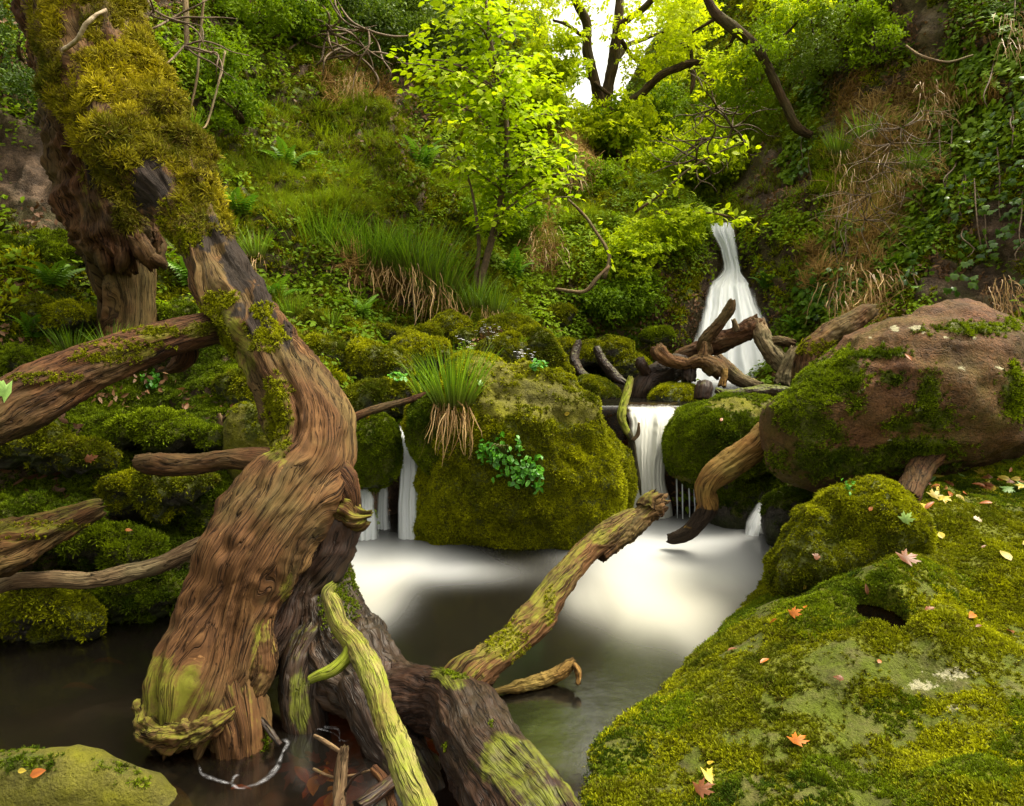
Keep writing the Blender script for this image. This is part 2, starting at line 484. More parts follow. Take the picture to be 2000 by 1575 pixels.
def mat_pool():
    t = NT("stream_water")
    p = t.pos()
    foam = t.attr("foam")
    flow = t.tex(t.scalevec(p, (1.0, 0.45, 1)), 2.6, 4, 0.5, 0.8)
    f = t.math("ADD", foam, t.math("MULTIPLY", t.math("MULTIPLY", t.math("SUBTRACT", flow, 0.5), 0.55), t.math("MULTIPLY", foam, t.math("SUBTRACT", 1.3, foam))), clamp=True)
    nb = t.bump(t.tex(p, 5, 3), 0.10, 0.03)
    lw = t.n("ShaderNodeFresnel"); lw.inputs["IOR"].default_value = 1.33
    t.put(lw.inputs["Normal"], nb)
    gl = t.n("ShaderNodeBsdfGlossy"); gl.inputs["Roughness"].default_value = 0.16
    gl.inputs["Color"].default_value = (0.9, 0.9, 0.9, 1)
    t.put(gl.inputs["Normal"], nb)
    tr = t.n("ShaderNodeBsdfTransparent"); tr.inputs["Color"].default_value = (0.42, 0.25, 0.10, 1)
    df = t.n("ShaderNodeBsdfDiffuse"); df.inputs["Color"].default_value = (0.006, 0.005, 0.003, 1)
    body = t.shmix(t.attr("murk"), tr.outputs[0], df.outputs[0])
    wat = t.shmix(t.math("MULTIPLY", lw.outputs[0], 0.20, clamp=True), body, gl.outputs[0])
    fo = t.pbr(t.mix(t.attr("cream"), (0.36, 0.37, 0.38), (0.37, 0.36, 0.305)), 0.5, None, 0.3)
    return t.done(t.shmix(f, wat, fo))
def mat_fall(name, streak=1.0, cream=0.0, dark=False):
    """long, silky falling water: streaks along the fall ('uvw' = across, down), thin edges by 'a'"""
    t = NT(name)
    uv = t.attr("uvw", out="Vector")
    n = t.tex(t.scalevec(uv, (1.0, 0.09, 1)), 13, 4, 0.55, 0.3)
    n2 = t.tex(t.scalevec(uv, (1.0, 0.12, 1)), 4, 3, 0.5)
    a = t.attr("a")
    k = t.math("ADD", t.math("MULTIPLY", a, 2.0), t.math("MULTIPLY", t.math("SUBTRACT", t.math("ADD", t.math("MULTIPLY", n, .6), t.math("MULTIPLY", n2, .4)), 0.62), 2.0 * streak), clamp=True)
    col = t.mix(n, (0.64, 0.69, 0.74), (0.90, 0.92, 0.92))
    if cream: col = t.mix(cream, col, (0.56, 0.52, 0.36))
    d = t.pbr(col, 0.45, None, 0.25)
    b = t.n("ShaderNodeBsdfTranslucent"); t.put(b.inputs["Color"], col)
    d = t.shmix(0.35, d, b.outputs[0])
    tr = t.n("ShaderNodeBsdfTransparent").outputs[0] if not dark else t.pbr((0.020, 0.012, 0.006), 0.2, None, 0.4)
    return t.done(t.shmix(k, tr, d))
M["pool"] = mat_pool()
M["fall"] = mat_fall("falling_water", 1.15)
M["fall_small"] = mat_fall("falling_water_streaks", 0.8)
M["fall_cream"] = mat_fall("falling_water_peaty", 1.1, 0.45, True)
M["bed"] = mat_plain("stream_bed_stones", (0.024, 0.012, 0.005), (0.11, 0.048, 0.014), 7)
# ------------------------------------------------------------------ gorge sides: one continuous sheet of terrain
CP = np.array([
 (0,1290,3.2),(0,1400,3.05),(200,1230,3.5),(200,1400,3.2),(350,1180,3.8),(350,1350,3.5),(500,1130,4.2),(620,1100,4.5),(500,1350,3.9),
 (700,1050,5.15),(700,1200,4.9),(740,900,5.35),(790,870,5.35),(790,832,5.5),(850,980,5.7),
 (1000,1000,5.9),(1000,850,6.3),(1270,960,5.75),(1270,845,5.85),(1270,800,6.4),(1270,772,7.4),(1270,760,8.1),(1150,765,7.7),(1450,772,7.4),(1430,748,8.5),(1550,800,6.6),
 (900,700,6.5),(1100,738,7.8),(1050,700,7.4),(1100,650,8.0),(950,640,7.3),(700,690,6.0),(700,770,5.6),(600,660,6.0),(600,800,5.0),(500,800,4.9),(500,700,5.3),
 (0,1150,3.35),(200,1130,3.65),(400,1100,4.0),(0,950,3.75),(200,950,4.05),(420,950,4.4),(0,800,4.15),(200,800,4.5),(450,820,4.8),(0,680,4.6),(200,680,4.95),(400,640,5.4),
 (0,580,5.0),(100,540,5.4),(250,610,5.35),(0,450,5.9),(100,420,6.1),(0,250,6.4),(0,50,7.0),(0,-400,8.2),(350,400,6.7),(450,500,6.6),(550,580,6.8),(450,350,7.3),(450,150,8.2),(400,0,8.8),
 (600,480,7.2),(700,400,7.9),(600,300,8.2),(650,150,9.4),(600,0,10.0),(600,-400,11.5),(850,520,7.8),(800,605,7.7),(880,650,7.5),(1000,600,8.1),(1000,480,8.9),(900,350,9.6),(850,200,10.5),(800,50,11.3),(850,-300,12.5),
 (1050,400,10.0),(1100,500,9.0),(1100,600,8.5),(1200,650,8.5),(1200,550,8.7),(1200,450,9.3),(1250,370,10.2),(1350,400,10.0),(1350,500,9.15),(1350,600,8.85),(1300,700,8.5),
 (1410,448,10.0),(1430,540,9.6),(1430,650,9.1),(1430,735,8.65),
 (1480,450,9.2),(1520,550,8.7),(1520,650,8.4),(1580,450,8.5),(1600,600,7.8),(1600,690,7.3),(1700,600,7.0),(1750,500,7.3),(1600,300,9.2),(1500,300,10.2),(1420,360,10.8),(1700,300,8.4),
 (1850,450,6.9),(1850,250,7.7),(1850,560,6.5),(2000,550,5.9),(2000,300,6.6),(2000,50,7.4),(1850,50,8.2),(1700,50,9.4),(1600,150,10.0),(2000,700,5.4),(1700,700,6.5),(2000,850,4.9),(1800,850,5.4),(1600,850,5.9),
 (2300,500,5.0),(2300,850,4.2),(2300,0,6.5),(2500,-400,7.0),(1850,-400,9.6),(2000,-400,8.7),(-400,1200,2.9),(-400,800,3.6),(-400,500,5.0),(-400,0,6.3),
 (1000,1150,5.6),(1300,1100,5.8),(1600,1050,5.6),(2000,1000,4.75),(2300,1100,4.0)], float)
_dep = tps(CP[:, :2] / 500, CP[:, 2], 2e-3)
px = np.concatenate([np.linspace(-450, -60, 45), np.linspace(-50, 2050, 430), np.linspace(2060, 2450, 45)])
def interp(x, pts):
    a = np.array(pts, float)
    return np.interp(x, a[:, 0], a[:, 1])
top = interp(px, [(-500, -150), (800, -150), (930, -60), (1040, 120), (1110, 300), (1160, 345), (1220, 352), (1300, 372), (1370, 425), (1395, 446), (1440, 446), (1460, 400), (1480, 330), (1540, 210), (1620, 80), (1720, -60), (1850, -150), (2500, -150)])
bot = interp(px, [(-500, 1500), (250, 1420), (600, 1260), (1000, 1180), (2500, 1160)])
NV = 330
t_ = np.linspace(0, 1, NV)
PX = np.repeat(px[:, None], NV, 1)
PY = bot[:, None] + (top - bot)[:, None] * t_[None]
Y0 = _dep(np.stack([PX.ravel(), PY.ravel()], 1) / 500).reshape(PX.shape)
T0 = P(PX, PY, Y0)
# plateau rows run back from the crest
nb_ = 26
crest = T0[:, -1:]
back = np.linspace(0, 1, nb_ + 1)[1:] ** 1.5
run = back[None, :, None] * 16.0
rise = 0.33 + 0.25 * np.clip(np.abs(px - 1280) / 700, 0, 1)
away = np.stack([0.10 * np.sign(crest[:, 0, 0]) * np.clip(np.abs(px - 1280) / 400, 0, 1), np.ones(len(px)), rise], -1)[:, None]
T0 = np.concatenate([T0, crest + run * away], 1)
nvt = T0.shape[1]
tv = T0.reshape(-1, 3)
tf = grid_faces(len(px), nvt)[:, ::-1]
tn = vnormals(tv, tf)
if (tn[:, 1].mean() > 0): tn = -tn
Q = tv.copy()
qx, qy = project(tv)
wallL = sstep(520, 300, qx) * sstep(520, 300, qy)
cliffR = sstep(1480, 1620, qx) * sstep(760, 650, qy)
led = fbm(Q * np.array([1, 1, 0.6]), 1.1, 4, 3)
d = 0.16 * led + 0.10 * (ridged(Q * np.array([.7, .7, 2.2]), 1.2, 4, 9) - 0.5)
lump = ridged(Q, 2.6, 3, 31)
bank = sstep(700, 450, qx) * sstep(560, 700, qy)
d += bank * (0.13 * (fbm(Q * np.array([0.8, 1, 2.6]), 1.9, 3, 41)) + 0.05 * fbm(Q, 5, 3, 43))
midrocks = sstep(560, 640, qx) * sstep(1250, 1100, qx) * sstep(590, 650, qy) * sstep(820, 760, qy)
d += midrocks * (0.12 * np.abs(fbm(Q, 2.2, 2, 47)))
d += 0.045 * fbm(Q, 6, 3, 5)
slp = np.clip(1 - np.hypot((qx - 650) / 330, (qy - 330) / 260), 0, 1) ** .5
d += slp * (0.22 * fbm(Q * np.array([1, 1, 1.4]), 1.7, 4, 83) + .10 * (ridged(Q, 2.4, 3, 85) - .5))
d += wallL * 0.22 * (ridged(Q * np.array([1, 1, 0.5]), 1.5, 4, 61) - 0.5) + cliffR * 0.26 * (ridged(Q * np.array([1, 1, 0.5]), 1.1, 4, 63) - 0.55)
pool_keep = sstep(0.0, 0.25, np.abs(tv[:, 2] - 0.78))            # keep the bed of the upper pool calm
upper = (qx > 1080) & (qx < 1560) & (qy > 735) & (qy < 860)
d = np.where(upper, d * 0.15 - 0.03, d)
wet = np.maximum.reduce([1 - sstep(.85, 1.25, np.hypot((qx - a) / b, (qy - c) / e)) for a, b, c, e in [(1425, 85, 640, 120), (1415, 40, 490, 70), (765, 75, 965, 130), (1275, 60, 900, 120)]])
d = d * (1 - .8 * wet)
tv = tv + tn * d[:, None]
tn = vnormals(tv, tf)
if (tn[:, 1].mean() > 0): tn = -tn
NZ = tn[:, 2]
slope_moss = sstep(0.05, 0.45, NZ + 0.35 * fbm(Q, 2.3, 4, 71))
t_moss = np.clip(slope_moss * (1 - 0.6 * wallL * sstep(-0.1, 0.4, fbm(Q, 1.1, 3, 73))), 0, 1)
crag = np.zeros(len(tv))
for (ex, ey, rx, ry) in [(1495, 350, 105, 90), (1650, 210, 60, 100), (1900, 560, 120, 55), (1790, 60, 60, 70), (760, 190, 45, 50), (55, 310, 90, 120), (110, 420, 60, 40), (430, 430, 25, 60), (1960, 440, 60, 60)]:
    crag = np.maximum(crag, 1 - sstep(0.6, 1.15, np.hypot((qx - ex) / rx, (qy - ey) / ry) + 0.25 * fbm(Q, 3, 3, 77)))
crag = np.maximum(crag, wet)
t_moss *= 1 - crag
ter = obj("gorge_terrain", tv, tf, M["earth"], attrs={"moss": t_moss, "algae": 0.35 * sstep(0, .5, fbm(Q, 1.7, 3, 79)), "lichen": np.zeros(len(tv))})
tag(ter, kind="structure")
SURF["ter"] = (tv, tris(tf), tn, {"moss": t_moss, "crag": crag})

# stream bed, and the wide ground that carries everything
bx, by = np.linspace(-5, 6, 120), np.linspace(-1.5, 7, 100)
B = np.stack(np.meshgrid(bx, by, indexing="ij"), -1).reshape(-1, 2)
B = np.concatenate([B, np.full((len(B), 1), -0.24)], 1)
B[:, 2] += 0.09 * fbm(B, 2.2, 4, 101) - 0.12 * sstep(1.5, 4.5, B[:, 1])
bed = obj("stream_bed", B, grid_faces(120, 100), M["bed"])
tag(bed, kind="structure")
gx = np.linspace(-60, 60, 61)
Gd = np.stack(np.meshgrid(gx, gx, indexing="ij"), -1).reshape(-1, 2)
gz = -0.9 + 0.35 * fbm(np.concatenate([Gd, np.zeros((len(Gd), 1))], 1), 0.2, 3, 103) + 9.0 * sstep(24, 46, Gd[:, 1]) + 5.0 * sstep(14, 40, np.abs(Gd[:, 0])) * sstep(-6, 8, Gd[:, 1])
gv = np.concatenate([Gd, gz[:, None]], 1)
grd = obj("ground", gv, grid_faces(61, 61), M["earth"], attrs={"moss": np.ones(len(gv)), "algae": np.zeros(len(gv)), "lichen": np.zeros(len(gv))})
tag(grd, kind="structure")

# ------------------------------------------------------------------ water
def blob_field(W, blobs):
    f = np.zeros(len(W))
    for (x, y, rx, ry, s) in blobs:
        c = G(x, y); Y = c[1]
        ax = rx * mpp(Y)
        ay = 0.5 * (G(x, y - ry)[1] - G(x, y + ry)[1])
        q = ((W[:, 0] - c[0]) / ax) ** 2 + ((W[:, 1] - c[1]) / ay) ** 2
        f = f + (1 - f) * np.clip(s * np.exp(-(q * 0.95) ** 1.15), 0, .97)
    return f
wx, wy = np.linspace(-4.2, 3.2, 260), np.linspace(-1.2, 6.1, 270)
W = np.stack(np.meshgrid(wx, wy, indexing="ij"), -1).reshape(-1, 2)
W = np.concatenate([W, np.zeros((len(W), 1))], 1)
foam = blob_field(W, [(1300,1085,150,55,1.0),(1400,1105,90,48,.9),(1240,1140,100,60,.8),(1330,1050,150,35,1.0),(1270,1190,90,55,.5),(1340,1180,80,55,.5),(1360,1260,40,60,.20),(1140,1170,45,35,.3),
                      (790,1090,95,34,1.0),(735,1120,70,55,.95),(860,1105,90,26,.55),(700,1090,50,40,.9),(720,1190,60,45,.45),(930,1120,100,20,.22)])
cream = blob_field(W, [(1290,1180,260,110,1.0),(720,1160,90,70,.8)])
murk = np.clip(0.8 * sstep(2.5, 3.6, W[:, 1] + 0.35 * np.abs(W[:, 0] + 0.3)) + 0.30, 0, 0.985)
wpx, wpy = project(W)
murk = np.where((wpx > 560) & (wpx < 900) & (wpy > 1380), np.minimum(murk, 0.35), murk)
murk = np.where(wpx < 330, 0.72, murk)
lower = obj("pool_water", W, grid_faces(260, 270), M["pool"], attrs={"foam": np.clip(foam, 0, 1), "murk": murk, "cream": np.clip(cream, 0, 1)})
tag(lower, kind="structure")
ux, uy = np.linspace(-1.2, 3.9, 150), np.linspace(5.62, 9.2, 110)
U = np.stack(np.meshgrid(ux, uy, indexing="ij"), -1).reshape(-1, 2)
ZU = 0.86
lipz = ZU - 0.34 * np.clip((5.69 - U[:, 1]) / .07, 0, 1) ** 2
U = np.concatenate([U, lipz[:, None]], 1)
upx, upy = project(U)
uf = np.exp(-(((upx - 1430) / 95) ** 2 + ((upy - 741) / 9) ** 2)) * 1.2
up = obj("upper_pool_water", U, grid_faces(150, 110), M["pool"], attrs={"foam": np.clip(uf, 0, 1), "murk": np.full(len(U), .55), "cream": np.zeros(len(U))})
tag(up, kind="structure")

def fall(name, rows, label, mat, n=70, nu=40, bulge=0.12, edge=0.22, fade=(0.0, 0.0), top_in=0.0, wob=0.02):
    """sheet of falling water: rows = (y, left x, right x, Y) down the photograph; real depth comes from Y and the bulge"""
    r = catmull(np.array(rows, float), n)
    u = np.linspace(0, 1, nu)
    jn = np.stack([np.linspace(0, 4, n), np.zeros(n), np.full(n, float(len(label)))], 1)
    wd_ = r[:, 2] - r[:, 1]
    r[:, 1] += .07 * wd_ * fbm(jn, 1.6, 3, 11); r[:, 2] += .07 * wd_ * fbm(jn, 1.6, 3, 12)
    X = r[:, 1:2] + (r[:, 2] - r[:, 1])[:, None] * u[None]
    Yp = np.repeat(r[:, 0:1], nu, 1)
    bul = bulge * np.sin(np.pi * u)[None] * np.linspace(0.35, 1, n)[:, None]
    base = P(X, Yp, np.repeat(r[:, 3:4], nu, 1))
    q = np.stack([np.repeat(u[None] * 3, n, 0), np.repeat(np.linspace(0, 1, n)[:, None], nu, 1), np.zeros((n, nu))], -1)
    base[..., 1] -= bul + wob * fbm(q * np.array([2.0, .8, 1]), 2.0, 3, len(name) + int(rows[0][1]))
    v = np.linspace(0, 1, n)[:, None]
    ed = edge * (0.6 + 0.8 * v); a = sstep(0, ed, u[None]) * sstep(0, ed, 1 - u[None])
    if fade[0]: a = a * sstep(0, fade[0], v)
    if fade[1]: a = a * (1 - 0.7 * sstep(1 - fade[1], 1, v))
    wid = (r[:, 2] - r[:, 1])[:, None] * mpp(r[:, 3:4])
    uvw = np.stack([(u[None] - 0.5) * (0.4 + wid), v * np.ones_like(u)[None] * abs(rows[-1][0] - rows[0][0]) * mpp(rows[0][3]) * 1.6, np.full((n, nu), float(len(label)))], -1)
    o = obj(name, base.reshape(-1, 3), grid_faces(n, nu), mat, attrs={"a": a.ravel(), "uvw": uvw.reshape(-1, 3)}, origin=base[-1].mean(0))
    tag(o, label, "waterfall")
    return o
fall("waterfall", [(436,1388,1436,9.72),(452,1388,1437,9.55),(480,1402,1440,9.42),(515,1412,1446,9.3),(534,1408,1450,9.2),(548,1394,1464,9.06),(562,1376,1474,8.84),(596,1362,1486,8.62),(640,1344,1504,8.42),(690,1330,1522,8.28),(741,1316,1540,8.16)],
     "tall white waterfall spilling in two steps into the upper pool behind driftwood", M["fall"], 110, 60, 0.2, 0.17, wob=0.07)
fall("waterfall", [(786,1222,1326,5.9),(795,1224,1322,5.70),(815,1228,1316,5.58),(860,1234,1308,5.50),(930,1230,1306,5.44),(1030,1222,1320,5.38)],
     "creamy small fall between the big mossy boulder and the round mossy boulder", M["fall_cream"], 70, 50, 0.10, 0.16, (0.42, 0))
fall("waterfall", [(826,778,808,5.32),(850,776,816,5.14),(880,777,828,5.04),(905,778,832,4.97),(980,776,832,4.9),(1072,770,836,4.82)],
     "narrow white fall dropping left of the big mossy boulder", M["fall_small"], 60, 36, 0.06, 0.2, (0.18, 0))
fall("waterfall", [(938,690,716,5.05),(960,694,726,4.95),(1000,692,738,4.88),(1090,676,748,4.78)],
     "thin veil of water falling directly behind the dead trunk", M["fall_small"], 40, 30, 0.06, 0.3, (0.2, 0))
fall("waterfall", [(925,736,756,5.2),(960,734,762,5.12),(1070,728,772,5.02)],
     "faint grey veil of water in the dark recess between two small falls", M["fall_small"], 40, 24, 0.04, 0.45, (0.3, 0))
fall("waterfall", [(962,1492,1524,5.15),(985,1474,1512,5.05),(1010,1460,1496,4.98),(1052,1446,1484,4.9)],
     "little side fall sliding between dark rocks below the brown boulder", M["fall_small"], 40, 26, 0.05, 0.3, (0.2, 0))
for i, (x, y0, y1) in enumerate([(1322,935,1012),(1333,945,1016),(1346,950,1010),(1357,952,1016)]):
    fall("water_thread", [(y0, x - 2, x + 2, 5.32), ((y0 + y1) / 2, x - 2, x + 2, 5.3), (y1, x - 1, x + 2, 5.3)],
         ["leftmost","second from left","third from left","rightmost"][i] + " thread of water dripping from the underside of the round mossy boulder", M["fall_small"], 14, 5, 0.005, 0.4)["group"] = "water threads under the round boulder"

fp = P(np.array([1185, 1205, 1222, 1240]), np.array([346, 342, 347, 352]), 11.2)
fall("waterfall", [(340,1190,1240,11.9),(350,1186,1246,11.4),(362,1182,1250,11.1)], "small white cascade far upstream glimpsed above the mossy dome", M["fall"], 16, 20, 0.1, 0.2)

# ------------------------------------------------------------------ boulders
_ico = {}
def ico(sub):
    if sub not in _ico:
        import bmesh
        bm = bmesh.new()
        bmesh.ops.create_icosphere(bm, subdivisions=sub, radius=1)
        _ico[sub] = (np.array([v.co[:] for v in bm.verts]), np.array([[v.index for v in f.verts] for f in bm.faces]))
        bm.free()
    return _ico[sub]
def ellipses(V, lst, soft=0.35, seed=5, sc=6, amp=0.3):
    x, y = project(V)
    m = np.zeros(len(V))
    nz = amp * 1.6 * fbm(V, sc, 5, seed, 0.62)
    for (cx, cy, rx, ry) in lst:
        m = np.maximum(m, 1 - sstep(1 - soft, 1 + soft, np.hypot((x - cx) / rx, (y - cy) / ry) + nz))
    return m
def boulder(poly, Y, depth, label, mat="dark_rock", n=2.3, sub=5, lob=0.07, lsc=1.8, fine=0.02, seed=1, moss=(0.0, 0.5), no_moss=(), more_moss=(), algae=0.3, lichen=(), key=None, cat="boulder", name="boulder", group=None, crease=0.0):
    C2 = catmull(np.array(poly, float), 240, True)
    w = P(C2[:, 0], C2[:, 1], Y)
    c = np.array([(w[:, 0].min() + w[:, 0].max()) / 2, Y, (w[:, 2].min() + w[:, 2].max()) / 2])
    dx, dz = w[:, 0] - c[0], w[:, 2] - c[2]
    ang = np.arctan2(dz, dx); rad = np.hypot(dx, dz)
    o = np.argsort(ang)
    ang, rad = ang[o], rad[o]
    D, F = ico(sub)
    fw = (c - np.array([0, 0, CAMH])); fw /= np.linalg.norm(fw)
    s = np.hypot(D[:, 0], D[:, 2]); cc = -D[:, 1]
    th = np.arctan2(D[:, 2], D[:, 0])
    r = np.interp(th, ang, rad, period=2 * math.pi)
    s2, c2 = s ** (2 / n), np.sign(cc) * np.abs(cc) ** (2 / n)
    V = c + np.stack([r * s2 * np.cos(th), np.zeros_like(r), r * s2 * np.sin(th)], 1) - fw * (depth * c2)[:, None]
    N = vnormals(V, F)
    sgn = np.sign((N * (V - c)).sum(1).mean()); N *= sgn
    if sgn < 0: F = F[:, ::-1]
    sz = (rad.mean() + depth) / 2
    dd = lob * sz * fbm(V, lsc / sz, 4, seed) + fine * sz * fbm(V, 7 / sz, 4, seed + 5)
    if crease: dd += crease * sz * (ridged(V * np.array([1, 1, 1.8]), 1.6 / sz, 4, seed + 9) - 0.55)
    V = V + N * dd[:, None]
    N = vnormals(V, F)
    m = sstep(moss[0], moss[1], N[:, 2] + 0.4 * fbm(V, 3 / sz, 4, seed + 3))
    if more_moss: m = np.maximum(m, ellipses(V, more_moss, 0.75, seed=seed, sc=9, amp=.35))
    if no_moss: m = m * (1 - .96 * ellipses(V, no_moss, .4, seed=seed + 1, amp=.16))
    al = np.clip(algae + 0.6 * fbm(V, 2 / sz, 3, seed + 7), 0, 1)
    li = ellipses(V, lichen, 0.3, seed + 8, 25, 0.35) if lichen else np.zeros(len(V))
    ob = obj(name, V, F, M[mat], origin=(c[0], c[1], V[:, 2].min()), attrs={"moss": m, "algae": al, "lichen": li})
    tag(ob, label, cat, group)
    SURF[key or ob.name] = (V, F, N, {"moss": m, "obj": ob, "Y": Y})
    return ob

central = boulder([(803,870),(806,815),(840,770),(885,715),(935,692),(985,698),(1045,722),(1110,762),(1172,798),(1214,850),(1234,920),(1228,985),(1196,1045),(1130,1090),(1040,1110),(950,1098),(872,1075),(828,1050),(812,960)],
    5.0, 0.62, "big rounded moss covered boulder with bare olive top between the two small falls", "grey_rock", 2.05, 6, 0.14, 1.8, 0.04, 11, (-1.2, -0.9),
    no_moss=[(960,728,80,42),(1050,770,85,46),(1110,806,80,26),(985,790,55,40)], algae=1.0, key="central", crease=0.03)
boulder([(795,850),(805,800),(840,775),(880,790),(905,850),(895,900),(850,930),(815,905)], 4.82, 0.25, "mossy shoulder of rock under the hanging grass tussock", "dark_rock", 2.3, 5, 0.08, 1.8, 0.03, 12, (-1.2, -.9), key="shoulder", cat="rock", name="rock")
boulder([(674,890),(682,838),(718,812),(758,818),(778,850),(780,905),(764,938),(722,958),(688,945)], 5.0, 0.28, "small round mossy rock wedged between the trunk and the narrow fall", "dark_rock", 2.4, 5, 0.07, 1.8, 0.03, 13, (-1.0, -.6), key="leftrock", cat="rock", name="rock")
boulder([(785,902),(798,890),(812,896),(818,912),(806,924),(788,918)], 5.02, 0.06, "fist sized mossy stone splitting the narrow white fall", "dark_rock", 2.2, 4, 0.08, 1.8, 0.03, 14, (-.6, 0), cat="stone", name="stone")
boulder([(1300,890),(1312,832),(1345,795),(1400,776),(1460,776),(1520,790),(1565,850),(1550,905),(1490,935),(1400,952),(1345,948),(1313,925)], 5.35, 0.50, "round moss covered boulder right of the creamy fall", "grey_rock", 2.4, 6, 0.07, 1.9, 0.03, 15, (-0.9, -0.5),
    no_moss=[(1440,790,70,14),(1500,800,40,20)], algae=0.6, key="round")
boulder([(1375,975),(1400,930),(1460,905),(1520,930),(1540,985),(1520,1040),(1450,1060),(1390,1040)], 5.35, 0.35, "dark wet mossy rock below the round boulder beside the little side fall", "dark_rock", 2.4, 5, 0.10, 1.8, 0.03, 16, (-.1, .4), key="darkrock", cat="rock", name="rock")
boulder([(1490,1010),(1510,965),(1570,950),(1620,990),(1610,1050),(1550,1075),(1500,1065)], 4.75, 0.3, "dark wet rock in shade under the brown boulder's left end", "dark_rock", 2.4, 5, 0.10, 1.8, 0.03, 17, (.1, .6), key="darkrock2", cat="rock", name="rock")
boulder([(1268,795),(1272,765),(1300,748),(1345,752),(1378,772),(1386,800),(1360,814),(1300,814)], 6.35, 0.35, "low mossy stone in the upper pool under the driftwood tangle", "dark_rock", 2.4, 5, 0.08, 1.8, 0.03, 18, (0.0, 0.5), key="stoneA", cat="stone", name="stone")
boulder([(1106,770),(1120,745),(1155,736),(1195,752),(1215,782),(1190,798),(1130,796)], 6.5, 0.30, "low mossy stone at the near edge of the upper pool left of the green stick", "dark_rock", 2.3, 5, 0.08, 1.8, 0.03, 19, (-0.1, 0.4), key="stoneB", cat="stone", name="stone")
boulder([(1470,745),(1480,738),(1495,736),(1503,744),(1490,752)], 8.1, 0.08, "small black stone at the foot of the tall waterfall", "dark_rock", 2.2, 3, 0.1, 1.8, 0.03, 20, (2, 3), cat="stone", name="stone")
brown = boulder([(1493,852),(1500,805),(1545,760),(1618,704),(1704,645),(1800,604),(1878,590),(1950,612),(2015,660),(2085,760),(2050,855),(1950,897),(1850,917),(1750,932),(1650,948),(1580,952),(1530,934),(1502,895)],
    4.35, 0.80, "huge reddish brown boulder with white lichen spots leaning over the stream", "brown_rock", 2.4, 6, 0.045, 1.6, 0.02, 23, (1.6, 2.0),
    more_moss=[(1590,765,62,42),(1625,735,55,30),(1560,800,30,40),(1600,840,40,25),(1745,740,26,16),(1815,775,22,40),(1830,820,40,25),(1760,830,30,15),(1900,640,70,12),(1700,690,60,10),(1650,900,120,22),(1800,880,70,25),(1985,770,25,40)],
    algae=0.22, lichen=[(1700,660,4,2),(1725,668,5,3),(1830,668,5,3),(1900,660,6,4),(1935,655,5,3),(1680,760,7,4),(1620,700,4,3),(1740,860,6,4),(1690,800,4,6),(1880,720,5,3),(1950,720,6,3),(1748,643,9,5),(1789,640,12,5),(1803,650,8,4),(1849,637,9,5),(1866,632,8,4),(1890,636,8,4),(1917,638,6,3),(1848,659,7,5),(1760,690,5,3),(1800,800,12,6)], key="brown", crease=0.075)
boulder([(1512,1130),(1536,1040),(1562,992),(1606,966),(1650,946),(1730,950),(1800,984),(1860,1040),(1850,1110),(1740,1200),(1600,1220),(1530,1180)], 3.6, 0.5, "mossy hump of rock on the right bank under the brown boulder", "dark_rock", 2.2, 6, 0.20, 1.5, 0.05, 24, (-1.2, -.9), key="hump", cat="rock", name="rock")
boulder([(-120,1640),(-80,1520),(0,1474),(100,1460),(190,1470),(268,1502),(340,1552),(400,1640),(340,1800),(100,1850)], 2.2, 0.30, "flat olive and orange rock breaking the water in the near left corner", "grey_rock", 2.3, 5, 0.05, 1.8, 0.02, 25, (0.9, 1.6),
    more_moss=[(40,1490,60,20)], algae=0.55, key="corner", cat="rock", name="rock")
boulder([(926,660),(940,632),(985,618),(1030,624),(1056,648),(1050,672),(1000,684),(940,682)], 7.0, 0.30, "grey brown rounded stone with moss cap on the bank left of the upper pool", "brown_rock", 2.3, 5, 0.07, 1.8, 0.03, 26, (0.3, 0.9), more_moss=[(1010,640,30,16)], algae=0.3, key="bankstone", cat="stone", name="stone")
boulder([(1250,660),(1262,645),(1300,640),(1318,655),(1300,668),(1265,670)], 8.35, 0.15, "flat bright mossy stone left of the tall waterfall's foot", "dark_rock", 2.6, 4, 0.07, 1.8, 0.03, 27, (-.5, 0), key="flatmoss", cat="stone", name="stone")
boulder([(440,900),(438,830),(470,790),(515,800),(545,850),(560,920),(520,960),(470,950)], 4.15, 0.2, "sharp edged olive rock slab standing behind the dead trunk", "grey_rock", 2.8, 5, 0.06, 1.8, 0.03, 28, (0.5, 1.0), more_moss=[(500,830,25,30)], algae=0.9, key="slabstone", cat="rock", name="rock", crease=0.08)
